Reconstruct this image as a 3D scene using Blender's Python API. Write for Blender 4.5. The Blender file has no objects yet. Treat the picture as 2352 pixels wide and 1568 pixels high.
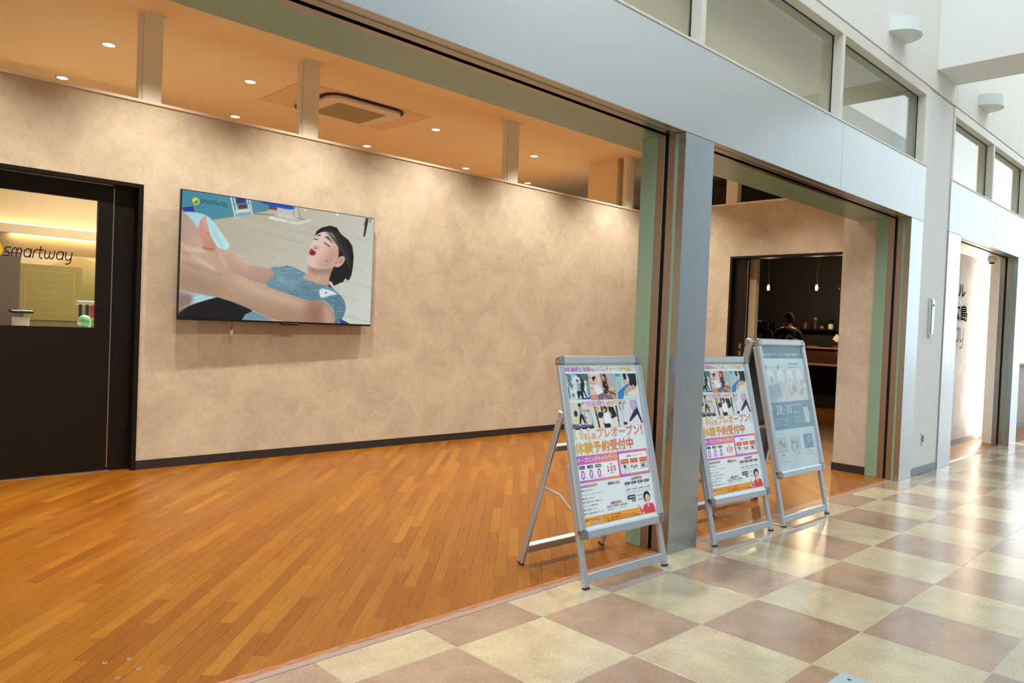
import bpy, bmesh, math, random
import numpy as np
from mathutils import Vector, Matrix

random.seed(7)
rng = np.random.default_rng(11)
SC = bpy.context.scene
COL = bpy.context.collection

# ---------------------------------------------------------------- camera, sky, exposure
cam_data = bpy.data.cameras.new('camera')
cam_data.sensor_width = 36.0
cam_data.lens = 36.0 * 1716.0 / 2352.0
cam_data.clip_start = 0.05
cam_data.clip_end = 200
cam = bpy.data.objects.new('camera', cam_data)
COL.objects.link(cam)
_p, _r, _y = math.radians(-1.139), math.radians(2.336), math.radians(44.08)
_f = Vector((math.sin(_y) * math.cos(_p), math.cos(_y) * math.cos(_p), math.sin(_p)))
_rt = Vector((math.cos(_y), -math.sin(_y), 0))
_up = _rt.cross(_f)
_r2 = math.cos(_r) * _rt + math.sin(_r) * _up
_u2 = -math.sin(_r) * _rt + math.cos(_r) * _up
cam.matrix_world = Matrix(((_r2.x, _u2.x, -_f.x, -1.939), (_r2.y, _u2.y, -_f.y, -2.442),
                           (_r2.z, _u2.z, -_f.z, 1.289), (0, 0, 0, 1)))
SC.camera = cam

world = bpy.data.worlds.new('sky')
SC.world = world
world.use_nodes = True
bg = world.node_tree.nodes['Background']
bg.inputs['Color'].default_value = (0.89, 0.965, 1.0, 1)
bg.inputs['Strength'].default_value = 2.7

SC.view_settings.view_transform = 'Standard'
SC.view_settings.look = 'None'
SC.view_settings.gamma = 1.0
SC.view_settings.use_curve_mapping = False
SC.view_settings.exposure = 0.0

WARM = (1.0, 0.88, 0.72)


def spot(name, loc, energy, size=110, blend=0.8, color=WARM, radius=0.05, target=None):
    d = bpy.data.lights.new(name, 'SPOT')
    d.energy = energy
    d.color = color
    d.spot_size = math.radians(size)
    d.spot_blend = blend
    d.shadow_soft_size = radius
    o = bpy.data.objects.new(name, d)
    o.location = loc
    if target is not None:
        o.rotation_euler = (Vector(target) - Vector(loc)).to_track_quat('-Z', 'Y').to_euler()
    COL.objects.link(o)
    return o


CEIL = 3.69
for x in (-2.9, -1.4, 0.1, 1.5, 2.85, 4.4, 5.9):
    spot('wall_washer_light', (x, 3.22, CEIL - 0.03), 212, 110, 0.9, radius=0.025, target=(x, 3.35, 0))
for x in (-3.4, -1.6, 0.2, 2.0, 3.8, 5.4):
    spot('front_row_light', (x, 1.55, CEIL - 0.03), 222, 112, 0.8)

# ---------------------------------------------------------------- helpers


def lin(c):
    c = np.asarray(c, float) / 255.0
    return np.where(c <= 0.04045, c / 12.92, ((c + 0.055) / 1.055) ** 2.4)


def L4(c):
    return tuple(lin(c)) + (1.0,)


class MB:
    def __init__(self):
        self.v, self.f, self.m, self.c = [], [], [], []

    def add(self, verts, faces, mat=0, col=None):
        n = len(self.v)
        self.v += [tuple(p) for p in verts]
        self.f += [tuple(i + n for i in f) for f in faces]
        self.m += [mat] * len(faces)
        self.c += [col or (1, 1, 1, 1)] * len(verts)
        return self

    def box(self, x0, x1, y0, y1, z0, z1, mat=0, xf=None):
        vs = [(x, y, z) for z in (z0, z1) for y in (y0, y1) for x in (x0, x1)]
        if xf: vs = [xf(*p) for p in vs]
        fs = [(0, 2, 3, 1), (4, 5, 7, 6), (0, 1, 5, 4), (2, 6, 7, 3), (0, 4, 6, 2), (1, 3, 7, 5)]
        return self.add(vs, fs, mat)

    def rbox(self, x0, x1, y0, y1, z0, z1, r=0.004, mat=0, xf=None):
        """box with chamfered edges (24 verts)"""
        r = min(r, (x1 - x0) / 2.01, (y1 - y0) / 2.01, (z1 - z0) / 2.01)
        bm = bmesh.new()
        vs = {}
        for ix, X in enumerate((x0, x1)):
            for iy, Y in enumerate((y0, y1)):
                for iz, Z in enumerate((z0, z1)):
                    sx, sy, sz = (1, -1)[ix], (1, -1)[iy], (1, -1)[iz]
                    vs[ix, iy, iz] = [bm.verts.new((X, Y + sy * r, Z + sz * r)), bm.verts.new((X + sx * r, Y, Z + sz * r)),
                                      bm.verts.new((X + sx * r, Y + sy * r, Z))]
        bmesh.ops.convex_hull(bm, input=bm.verts[:])
        bm.verts.index_update()
        V = [tuple(v.co) for v in bm.verts]
        if xf: V = [xf(*p) for p in V]
        F = [tuple(v.index for v in f.verts) for f in bm.faces]
        bm.free()
        return self.add(V, F, mat)

    def lathe(self, prof, n=24, at=(0, 0, 0), mat=0, xf=None):
        """prof: list of (r,z)"""
        vs, fs = [], []
        for r, z in prof:
            for k in range(n):
                a = 2 * math.pi * k / n
                vs.append((at[0] + r * math.cos(a), at[1] + r * math.sin(a), at[2] + z))
        for i in range(len(prof) - 1):
            for k in range(n):
                k2 = (k + 1) % n
                fs.append((i * n + k, i * n + k2, (i + 1) * n + k2, (i + 1) * n + k))
        if prof[0][0] > 1e-4: fs.append(tuple(range(n - 1, -1, -1)))
        if prof[-1][0] > 1e-4: fs.append(tuple((len(prof) - 1) * n + k for k in range(n)))
        if xf: vs = [xf(*p) for p in vs]
        return self.add(vs, fs, mat)

    def tube(self, pts, r, n=8, mat=0):
        pts = [Vector(p) for p in pts]
        vs, fs = [], []
        for i, p in enumerate(pts):
            t = (pts[min(i + 1, len(pts) - 1)] - pts[max(i - 1, 0)]).normalized()
            u = t.cross(Vector((0, 0, 1)))
            if u.length < 1e-3: u = t.cross(Vector((1, 0, 0)))
            u.normalize()
            w = t.cross(u)
            for k in range(n):
                a = 2 * math.pi * k / n
                vs.append(tuple(p + r * (math.cos(a) * u + math.sin(a) * w)))
        for i in range(len(pts) - 1):
            for k in range(n):
                k2 = (k + 1) % n
                fs.append((i * n + k, i * n + k2, (i + 1) * n + k2, (i + 1) * n + k))
        fs.append(tuple(range(n)))
        fs.append(tuple((len(pts) - 1) * n + k for k in range(n - 1, -1, -1)))
        return self.add(vs, fs, mat)

    def mesh(self, name, mats, smooth=False, colors=False):
        me = bpy.data.meshes.new(name)
        me.from_pydata(self.v, [], self.f)
        for m in (mats if isinstance(mats, (list, tuple)) else [mats]):
            me.materials.append(m)
        if any(self.m): me.polygons.foreach_set('material_index', self.m)
        if colors:
            a = me.color_attributes.new('Col', 'FLOAT_COLOR', 'POINT')
            a.data.foreach_set('color', np.array(self.c, np.float32).ravel())
        bm = bmesh.new()
        bm.from_mesh(me)
        bmesh.ops.recalc_face_normals(bm, faces=bm.faces[:])
        bm.to_mesh(me)
        bm.free()
        if smooth:
            me.polygons.foreach_set('use_smooth', [True] * len(me.polygons))
            if smooth != 'all':
                me.set_sharp_from_angle(angle=math.radians(35))
        me.update()
        return me


def link(name, me, parent=None, **kw):
    o = bpy.data.objects.new(name, me)
    COL.objects.link(o)
    if parent is not None: o.parent = parent
    for k, v in kw.items(): o[k] = v
    return o


def obj(name, mb, mats, parent=None, smooth=False, colors=False, **kw):
    return link(name, mb.mesh(name, mats, smooth, colors), parent, **kw)


def thing(name, label, cat, loc=(0, 0, 0), rz=0.0, group=None, kind=None):
    o = bpy.data.objects.new(name, None)
    o.empty_display_size = 0.1
    COL.objects.link(o)
    o.location = loc
    o.rotation_euler = (0, 0, rz)
    o['label'] = label
    o['category'] = cat
    if group: o['group'] = group
    if kind: o['kind'] = kind
    return o


def tag(o, label, cat, group=None, kind=None):
    o['label'] = label
    o['category'] = cat
    if group: o['group'] = group
    if kind: o['kind'] = kind
    return o


def structure(name, label, cat, mb=None, mats=None, **kw):
    if mb is None: return thing(name, label, cat, kind='structure')
    return tag(obj(name, mb, mats, **kw), label, cat, kind='structure')


def copy_tree(o, parent=None):
    c = o.copy()
    COL.objects.link(c)
    if parent is not None: c.parent = parent
    for ch in list(o.children): copy_tree(ch, c)
    return c


# ---------------------------------------------------------------- materials
def new_mat(name):
    m = bpy.data.materials.new(name)
    m.use_nodes = True
    nt = m.node_tree
    return m, nt, nt.nodes['Principled BSDF'], nt.nodes, nt.links


def plain(name, rgb, rough=0.5, metal=0.0, spec=0.5, coat=0.0, emit=None, estr=0.0):
    m, nt, b, N, L = new_mat(name)
    b.inputs['Base Color'].default_value = L4(rgb)
    b.inputs['Roughness'].default_value = rough
    b.inputs['Metallic'].default_value = metal
    b.inputs['Specular IOR Level'].default_value = spec
    b.inputs['Coat Weight'].default_value = coat
    if emit:
        b.inputs['Emission Color'].default_value = L4(emit)
        b.inputs['Emission Strength'].default_value = estr
    return m


def noise(N, L, scale, detail=4, rough=0.55, vec=None, dist=0.0):
    n = N.new('ShaderNodeTexNoise')
    n.inputs['Scale'].default_value = scale
    n.inputs['Detail'].default_value = detail
    n.inputs['Roughness'].default_value = rough
    n.inputs['Distortion'].default_value = dist
    if vec is not None: L.new(vec, n.inputs['Vector'])
    return n


def ramp(N, L, fac, stops):
    r = N.new('ShaderNodeValToRGB')
    e = r.color_ramp.elements
    while len(e) < len(stops): e.new(0.5)
    for el, (p, c) in zip(e, stops):
        el.position = p
        el.color = c if len(c) == 4 else tuple(c) + (1,)
    L.new(fac, r.inputs['Fac'])
    return r


def mixc(N, L, fac, a, b, mode='MIX'):
    n = N.new('ShaderNodeMix')
    n.data_type = 'RGBA'
    n.blend_type = mode
    for s, v in ((n.inputs[0], fac), (n.inputs[6], a), (n.inputs[7], b)):
        if hasattr(v, 'default_value') or hasattr(v, 'is_linked'): L.new(v, s)
        else: s.default_value = v
    return n.outputs[2]


def mth(N, L, op, a, b=None):
    n = N.new('ShaderNodeMath')
    n.operation = op
    for s, v in ((n.inputs[0], a), (n.inputs[1], b)):
        if v is None: continue
        if hasattr(v, 'is_linked'): L.new(v, s)
        else: s.default_value = v
    return n.outputs[0]


def coords(N, kind='Object'):
    return N.new('ShaderNodeTexCoord').outputs[kind]


def mapping(N, L, vec, scale=(1, 1, 1), loc=(0, 0, 0), rot=(0, 0, 0)):
    m = N.new('ShaderNodeMapping')
    m.inputs['Scale'].default_value = scale
    m.inputs['Location'].default_value = loc
    m.inputs['Rotation'].default_value = rot
    L.new(vec, m.inputs['Vector'])
    return m.outputs['Vector']


def bump(N, L, b, height, strength=0.2, dist=0.01):
    n = N.new('ShaderNodeBump')
    n.inputs['Strength'].default_value = strength
    n.inputs['Distance'].default_value = dist
    L.new(height, n.inputs['Height'])
    L.new(n.outputs['Normal'], b.inputs['Normal'])


def steel(name, rgb, rough=0.3, aniso_dir='Z', metal=1.0):
    m, nt, b, N, L = new_mat(name)
    b.inputs['Base Color'].default_value = L4(rgb)
    b.inputs['Metallic'].default_value = metal
    sc = (1, 1, 120) if aniso_dir == 'X' else (120, 120, 1)
    n = noise(N, L, 3.0, 3, 0.6, mapping(N, L, coords(N), sc))
    r = ramp(N, L, n.outputs['Fac'], [(0.3, (rough * .95,) * 3), (0.75, (rough * 1.06,) * 3)])
    L.new(r.outputs['Color'], b.inputs['Roughness'])
    return m


def plaster(name, c1, c2, c3):
    """mottled trowelled-look wallpaper"""
    m, nt, b, N, L = new_mat(name)
    v = coords(N)
    n1 = noise(N, L, 2.6, 6, 0.62, v, 0.6)
    n2 = noise(N, L, 9.0, 5, 0.6, v, 1.6)
    n3 = noise(N, L, 26.0, 4, 0.6, v, 2.5)
    a = ramp(N, L, n1.outputs['Fac'], [(0.34, L4(c1)), (0.5, L4(c2)), (0.66, L4(c3))])
    d = ramp(N, L, n2.outputs['Fac'], [(0.32, (0.92, 0.91, 0.91)), (0.5, (1, 1, 1)), (0.7, (1.05, 1.05, 1.04))])
    e = ramp(N, L, n3.outputs['Fac'], [(0.30, (0.92, 0.91, 0.9)), (0.45, (1, 1, 1)), (0.72, (1.06, 1.06, 1.06))])
    x = mixc(N, L, 1.0, a.outputs['Color'], d.outputs['Color'], 'MULTIPLY')
    x = mixc(N, L, 0.8, x, e.outputs['Color'], 'MULTIPLY')
    L.new(x, b.inputs['Base Color'])
    b.inputs['Roughness'].default_value = 0.7
    b.inputs['Specular IOR Level'].default_value = 0.25
    bump(N, L, b, n3.outputs['Fac'], 0.12, 0.004)
    return m


def wood_floor(name, use_attr):
    m, nt, b, N, L = new_mat(name)
    if use_attr:
        at = N.new('ShaderNodeAttribute')
        at.attribute_name = 'rnd'
        rnd = at.outputs['Fac']
    else:
        rnd = N.new('ShaderNodeObjectInfo').outputs['Random']
    off = N.new('ShaderNodeCombineXYZ')
    L.new(mth(N, L, 'MULTIPLY', rnd, 37.0), off.inputs[0])
    L.new(mth(N, L, 'MULTIPLY', rnd, 91.0), off.inputs[1])
    add = N.new('ShaderNodeVectorMath')
    add.operation = 'ADD'
    L.new(coords(N), add.inputs[0])
    L.new(off.outputs[0], add.inputs[1])
    v = add.outputs[0]
    fine = noise(N, L, 1.0, 5, 0.7, mapping(N, L, v, (6, 190, 1)), 0.3)
    wv = N.new('ShaderNodeTexWave')
    wv.wave_type = 'BANDS'
    wv.bands_direction = 'Y'
    wv.inputs['Scale'].default_value = 1.0
    wv.inputs['Distortion'].default_value = 9.0
    wv.inputs['Detail'].default_value = 2.0
    wv.inputs['Detail Scale'].default_value = 0.9
    L.new(mapping(N, L, v, (2.4, 34, 1)), wv.inputs['Vector'])
    base = ramp(N, L, rnd, [(0.0, L4((124, 72, 13))), (0.3, L4((132, 81, 17))), (0.75, L4((137, 87, 20))), (1.0, L4((148, 99, 27)))])
    g = ramp(N, L, fine.outputs['Fac'], [(0.36, (0.70, 0.64, 0.56)), (0.52, (1, 1, 1)), (0.7, (1.14, 1.14, 1.14))])
    w = ramp(N, L, wv.outputs['Fac'], [(0.0, (0.66, 0.58, 0.5)), (0.22, (1, 1, 1)), (0.6, (1.0, 1.0, 1.0)), (1.0, (1.14, 1.14, 1.12))])
    x = mixc(N, L, 0.75, base.outputs['Color'], g.outputs['Color'], 'MULTIPLY')
    x = mixc(N, L, 0.7, x, w.outputs['Color'], 'MULTIPLY')
    L.new(x, b.inputs['Base Color'])
    rr = ramp(N, L, fine.outputs['Fac'], [(0.3, (0.36,) * 3), (0.7, (0.28,) * 3)])
    L.new(rr.outputs['Color'], b.inputs['Roughness'])
    b.inputs['Specular IOR Level'].default_value = 0.27
    bump(N, L, b, fine.outputs['Fac'], 0.05, 0.002)
    return m


def tile_mat(name, c1, c2, speck):
    m, nt, b, N, L = new_mat(name)
    rnd = N.new('ShaderNodeObjectInfo').outputs['Random']
    off = N.new('ShaderNodeCombineXYZ')
    L.new(mth(N, L, 'MULTIPLY', rnd, 53.0), off.inputs[0])
    L.new(mth(N, L, 'MULTIPLY', rnd, 29.0), off.inputs[1])
    add = N.new('ShaderNodeVectorMath')
    add.operation = 'ADD'
    L.new(coords(N), add.inputs[0])
    L.new(off.outputs[0], add.inputs[1])
    v = add.outputs[0]
    n1 = noise(N, L, 4.5, 5, 0.6, v, 0.4)
    n2 = noise(N, L, 60, 4, 0.7, mapping(N, L, v, (1, 2.0, 1)), 0.5)
    n3 = noise(N, L, 85, 2, 0.5, v)
    a = ramp(N, L, n1.outputs['Fac'], [(0.3, L4(c1)), (0.7, L4(c2))])
    d = ramp(N, L, n2.outputs['Fac'], [(0.28, (0.76, 0.75, 0.72)), (0.48, (1, 1, 1)), (0.72, (1.14, 1.12, 1.1))])
    x = mixc(N, L, 1.0, a.outputs['Color'], d.outputs['Color'], 'MULTIPLY')
    sp = ramp(N, L, n3.outputs['Fac'], [(0.69, (0, 0, 0)), (0.73, (1, 1, 1))])
    x = mixc(N, L, mth(N, L, 'MULTIPLY', sp.outputs['Color'], 0.5), x, L4(speck))
    tint = ramp(N, L, rnd, [(0.0, (0.93, 0.93, 0.93)), (1.0, (1.06, 1.06, 1.06))])
    x = mixc(N, L, 1.0, x, tint.outputs['Color'], 'MULTIPLY')
    L.new(x, b.inputs['Base Color'])
    rr = ramp(N, L, n2.outputs['Fac'], [(0.3, (0.15,) * 3), (0.7, (0.27,) * 3)])
    L.new(rr.outputs['Color'], b.inputs['Roughness'])
    b.inputs['Specular IOR Level'].default_value = 1.0
    bump(N, L, b, n1.outputs['Fac'], 0.06, 0.004)
    return m


def glass_mat(name, tint=(0.95, 0.98, 0.97), refl=1.0):
    m = bpy.data.materials.new(name)
    m.use_nodes = True
    N, L = m.node_tree.nodes, m.node_tree.links
    N.clear()
    out = N.new('ShaderNodeOutputMaterial')
    t = N.new('ShaderNodeBsdfTransparent')
    t.inputs['Color'].default_value = tint + (1,)
    g = N.new('ShaderNodeBsdfGlossy')
    g.inputs['Roughness'].default_value = 0.015
    geo = N.new('ShaderNodeNewGeometry')
    dt = N.new('ShaderNodeVectorMath')
    dt.operation = 'DOT_PRODUCT'
    L.new(geo.outputs['Normal'], dt.inputs[0])
    L.new(geo.outputs['Incoming'], dt.inputs[1])
    k = mth(N, L, 'POWER', mth(N, L, 'SUBTRACT', 1.0, mth(N, L, 'ABSOLUTE', dt.outputs['Value'])), 5.0)
    fac = mth(N, L, 'ADD', mth(N, L, 'MULTIPLY', k, 0.96), 0.04)
    mx = N.new('ShaderNodeMixShader')
    L.new(mth(N, L, 'MULTIPLY', fac, refl), mx.inputs[0])
    L.new(t.outputs[0], mx.inputs[1])
    L.new(g.outputs[0], mx.inputs[2])
    L.new(mx.outputs[0], out.inputs['Surface'])
    return m


def vcol_mat(name, rough=0.45, emit=0.0, spec=0.4, base=1.0):
    m, nt, b, N, L = new_mat(name)
    at = N.new('ShaderNodeAttribute')
    at.attribute_name = 'Col'
    L.new(at.outputs['Color'], b.inputs['Base Color'])
    b.inputs['Roughness'].default_value = rough
    b.inputs['Specular IOR Level'].default_value = spec
    if emit:
        b.inputs['Base Color'].default_value = (0.01, 0.01, 0.01, 1)
        for l in list(b.inputs['Base Color'].links): L.remove(l)
        L.new(at.outputs['Color'], b.inputs['Emission Color'])
        b.inputs['Emission Strength'].default_value = emit
    return m


M = {}
M['fascia'] = steel('satin_aluminium', (190, 196, 197), 0.34, 'X', 0.95)
M['pillar'] = steel('satin_steel_vertical', (182, 190, 197), 0.24, 'Z', 1.0)
M['jamb'] = steel('bronze_steel', (178, 170, 164), 0.30, 'Z')
M['green'] = plain('pale_green_paint', (136, 166, 144), 0.3)
M['slot'] = plain('black_slot', (10, 9, 9), 0.6)
M['white_wall'] = plain('white_plaster', (230, 232, 230), 0.7)
M['frame_white'] = plain('white_frame_paint', (222, 219, 208), 0.45)
M['ceil'] = plain('ceiling_paint', (246, 226, 186), 0.85)
M['pole'] = plain('beige_pole_paint', (232, 232, 226), 0.5)
M['plaster'] = plaster('mottled_plaster_paper', (188, 176, 161), (199, 188, 171), (206, 197, 181))
M['plaster_grey'] = plaster('mottled_grey_paper', (178, 170, 166), (192, 184, 180), (206, 200, 196))
M['base_dark'] = plain('charcoal_skirting', (44, 42, 44), 0.45)
M['base_grey'] = plain('grey_skirting', (120, 132, 140), 0.4)
M['dark_wood'] = plain('dark_brown_wood', (17, 10, 8), 0.42, spec=0.35)
M['dark_frame'] = plain('black_brown_frame', (17, 11, 10), 0.42, spec=0.35)
M['wood'] = wood_floor('oak_plank', False)
M['wood_joined'] = wood_floor('oak_plank_joined', True)
M['subfloor'] = plain('subfloor', (118, 72, 18), 0.5)
M['tile_light'] = tile_mat('sand_tile', (158, 147, 120), (182, 171, 142), (222, 218, 204))
M['tile_dark'] = tile_mat('brown_tile', (134, 112, 94), (157, 134, 114), (200, 186, 168))
M['grout'] = plain('grout', (186, 178, 158), 0.5)
M['chrome'] = plain('chrome', (186, 186, 188), 0.15, 1.0)
M['alu'] = plain('anodised_aluminium', (196, 203, 210), 0.36, 0.72)
M['black'] = plain('black_plastic', (14, 14, 15), 0.35)
M['rubber'] = plain('dark_rubber', (34, 36, 42), 0.7)
M['paper'] = plain('white_poster_paper', (226, 236, 240), 0.4, spec=0.4)
M['print'] = vcol_mat('printed_ink', 0.4)
M['screen'] = vcol_mat('lit_screen', 0.2, 1.0, 0.3)
M['glass'] = glass_mat('clear_glass')
M['film'] = glass_mat('poster_cover_film', (0.97, 0.99, 1.0), 0.8)
M['lamp_on'] = plain('lamp_diffuser', (255, 240, 215), 0.5, emit=(255, 238, 212), estr=9.0)
M['trim_white'] = plain('white_trim', (238, 230, 216), 0.5)

# concrete-look textured wall paint
m, nt, b, N, L = new_mat('textured_wall_paint')
b.inputs['Base Color'].default_value = L4((236, 236, 229))
b.inputs['Roughness'].default_value = 0.75
n = noise(N, L, 70, 4, 0.6, coords(N))
bump(N, L, b, n.outputs['Fac'], 0.5, 0.01)
M['texwall'] = m


# ---------------------------------------------------------------- raster pictures (flat prints and the lit screen)
class Pic:
    """a small picture painted with soft polygons; becomes a flat grid with one colour per vertex"""

    def __init__(self, w, h, bgc, ss=2):
        self.w, self.h, self.ss = w, h, ss
        self.a = np.ones((h * ss, w * ss, 3)) * np.array(bgc, float)
        yy, xx = np.mgrid[0:h * ss, 0:w * ss]
        self.X = (xx + 0.5) / (w * ss)
        self.Y = (yy + 0.5) / (h * ss)

    def mask(self, pts, blur=0.0, smooth=False):
        P = np.array(pts, float)
        if smooth:
            n = len(P)
            out = []
            for i in range(n):
                p0, p1, p2, p3 = P[i - 1], P[i], P[(i + 1) % n], P[(i + 2) % n]
                for t in (0, .25, .5, .75):
                    out.append(0.5 * ((2 * p1) + (-p0 + p2) * t + (2 * p0 - 5 * p1 + 4 * p2 - p3) * t * t + (-p0 + 3 * p1 - 3 * p2 + p3) * t ** 3))
            P = np.array(out)
        m = np.zeros(self.X.shape, bool)
        for (x1, y1), (x2, y2) in zip(P, np.roll(P, -1, 0)):
            if y1 == y2: continue
            c = (self.Y >= min(y1, y2)) & (self.Y < max(y1, y2))
            xi = x1 + (self.Y - y1) * (x2 - x1) / (y2 - y1)
            m ^= c & (self.X < xi)
        m = m.astype(float)
        k = blur * self.h * self.ss
        if k > 0.6:
            r = int(3 * k) + 1
            g = np.exp(-0.5 * (np.arange(-r, r + 1) / k) ** 2)
            g /= g.sum()
            for ax in (0, 1):
                pad = [(r, r) if i == ax else (0, 0) for i in range(2)]
                q = np.pad(m, pad, mode='edge')
                m = sum(gk * (q[i:i + m.shape[0], :] if ax == 0 else q[:, i:i + m.shape[1]]) for i, gk in enumerate(g))
        return m

    def poly(self, pts, c, blur=0.0, smooth=False, alpha=1.0, clip=None):
        k = self.mask(pts, blur, smooth) * alpha
        if clip is not None: k = k * clip
        self.a += k[..., None] * (np.array(c, float) - self.a)
        return k

    def grad(self, pts, c1, c2, d, smooth=False, blur=0.0):
        k = self.mask(pts, blur, smooth)
        t = np.clip((self.X - d[0]) * d[2] + (self.Y - d[1]) * d[3], 0, 1)[..., None]
        col = np.array(c1, float) * (1 - t) + np.array(c2, float) * t
        self.a += k[..., None] * (col - self.a)
        return k

    def line(self, p, q, w, c, blur=0.0):
        p, q = np.array(p, float), np.array(q, float)
        d = (q - p) * np.array([self.w / self.h, 1])
        d /= np.linalg.norm(d)
        nrm = np.array([-d[1] / (self.w / self.h), d[0]]) * w / 2
        self.poly([p + nrm, q + nrm, q - nrm, p - nrm], c, blur)

    def disc(self, c0, r, c, blur=0.0, ay=1.0):
        asp = self.w / self.h
        self.poly([(c0[0] + r * math.cos(t) / asp, c0[1] + ay * r * math.sin(t)) for t in np.linspace(0, 2 * math.pi, 20, endpoint=False)], c, blur)

    def grain(self, k, amp, scale=1):
        n = rng.normal(0, amp, self.X.shape)
        self.a += (k * n)[..., None]

    def grid(self, name, place, mat, wash=0.0):
        """place(u,v) -> xyz with u right, v down in 0..1"""
        s = self.ss
        a = self.a.reshape(self.h, s, self.w, s, 3).mean((1, 3))
        a = np.clip(a * (1 - wash) + 228 * wash, 0, 255)
        w, h = self.w, self.h
        us, vs = np.linspace(0, 1, w), np.linspace(0, 1, h)
        p00, p10, p01 = (np.array(place(*q), float) for q in ((0, 0), (1, 0), (0, 1)))
        V = p00 + us[None, :, None] * (p10 - p00) + vs[:, None, None] * (p01 - p00)
        idx = np.arange(w * h).reshape(h, w)
        F = np.stack([idx[1:, :-1], idx[1:, 1:], idx[:-1, 1:], idx[:-1, :-1]], -1).reshape(-1, 4)
        me = bpy.data.meshes.new(name)
        me.vertices.add(w * h)
        me.vertices.foreach_set('co', V.reshape(-1).astype(np.float32))
        me.loops.add(F.size)
        me.loops.foreach_set('vertex_index', F.reshape(-1).astype(np.int32))
        me.polygons.add(len(F))
        me.polygons.foreach_set('loop_start', np.arange(0, F.size, 4, dtype=np.int32))
        me.update(calc_edges=True)
        at = me.color_attributes.new('Col', 'FLOAT_COLOR', 'POINT')
        C = np.concatenate([lin(a.reshape(-1, 3)), np.ones((w * h, 1))], 1)
        at.data.foreach_set('color', C.astype(np.float32).ravel())
        me.materials.append(mat)
        return me


# ---------------------------------------------------------------- lettering (batched text -> flat triangles)
_TX = {}


def glyphs(items):
    """items: list of (string, embolden). fills the cache with (verts Nx2, faces)"""
    todo = [k for k in dict.fromkeys((s, 0) for s, _ in items) if k not in _TX]
    obs = []
    for s, off in todo:
        c = bpy.data.curves.new('text', 'FONT')
        c.body = s
        c.resolution_u = 2
        c.fill_mode = 'FRONT'
        o = bpy.data.objects.new('text', c)
        COL.objects.link(o)
        obs.append(o)
    bpy.context.view_layer.update()
    dg = bpy.context.evaluated_depsgraph_get()
    for k, o in zip(todo, obs):
        me = bpy.data.meshes.new_from_object(o.evaluated_get(dg))
        V = np.array([v.co[:2] for v in me.vertices]) if len(me.vertices) else np.zeros((0, 2))
        _TX[k] = (V, [tuple(p.vertices) for p in me.polygons])
        bpy.data.meshes.remove(me)
    for o in obs:
        c = o.data
        bpy.data.objects.remove(o)
        bpy.data.curves.remove(c)


def put_text(mb, s, off, box, n, place, col, col2=None, span=None, slant=0.0):
    """stretch the string into box=(u0,v0,u1,v1) (v down); place(u,v,n)->xyz; colour runs col->col2 over span"""
    V, F = _TX[(s, 0)]
    nv0 = max(len(V), 1)
    if not len(V): return
    mn, mx = V.min(0), V.max(0)
    if off > 0:      # embolden by overprinting shifted copies
        V0, F0, nv = V, F, len(V)
        sh = [(off * math.cos(a), off * math.sin(a)) for a in np.linspace(0, 2 * math.pi, 8 if off > .03 else 6, endpoint=False)]
        V = np.concatenate([V0] + [V0 + np.array(d) for d in sh])
        F = [tuple(i + k * nv for i in f) for k in range(len(sh) + 1) for f in F0]
    u0, v0, u1, v1 = box
    t = (V - mn) / np.maximum(mx - mn, 1e-6)
    U = u0 + t[:, 0] * (u1 - u0) + slant * t[:, 1]
    W = v1 + t[:, 1] * (v0 - v1)
    base = len(mb.v)
    a, bb = span or (u0, u1)
    for i, (u, w) in enumerate(zip(U, W)):
        mb.v.append(tuple(place(u, w, n + 1.5e-5 * (i // nv0))))
        if col2 is None: mb.c.append(L4(col))
        else:
            k = min(max((u - a) / (bb - a), 0), 1)
            mb.c.append(L4(np.array(col) * (1 - k) + np.array(col2) * k))
    for f in F:
        mb.f.append(tuple(i + base for i in f))
        mb.m.append(0)


STROKES = {
    's': (0.72, [[(.72, 1), (.28, 1), (.12, .93), (.06, .78), (.12, .62), (.28, .53), (.46, .5), (.62, .42), (.68, .26), (.62, .08), (.46, 0), (.0, 0)]]),
    'm': (1.2, [[(.0, 0), (.0, .66), (.08, .88), (.26, 1), (.42, .97), (.54, .82), (.56, .66), (.56, 0)], [(.56, .66), (.64, .88), (.82, 1), (.98, .97), (1.1, .82), (1.12, .66), (1.12, 0)]]),
    'a': (.92, [[(.84, .5), (.78, .8), (.6, .97), (.42, 1), (.2, .92), (.05, .72), (.0, .5), (.05, .26), (.2, .07), (.42, 0), (.62, .05), (.78, .22), (.84, .5)], [(.84, .98), (.84, 0)]]),
    'r': (.44, [[(.0, 0), (.0, .55), (.08, .82), (.24, .96), (.44, 1)]]),
    't': (.5, [[(.1, 1.42), (.1, .3), (.18, .08), (.34, 0), (.5, 0)], [(-.1, 1), (.5, 1)]]),
    'w': (1.26, [[(.0, 1), (.0, .36), (.08, .12), (.26, 0), (.42, .04), (.56, .2), (.6, .4), (.6, .85)], [(.6, .4), (.66, .16), (.8, .02), (.96, .02), (1.12, .14), (1.18, .36), (1.18, 1)]]),
    'y': (.86, [[(.0, 1), (.0, .4), (.08, .14), (.26, 0), (.48, .03), (.68, .16), (.78, .38)], [(.78, 1), (.78, -.1), (.7, -.34), (.5, -.46), (.18, -.46)]])}


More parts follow.
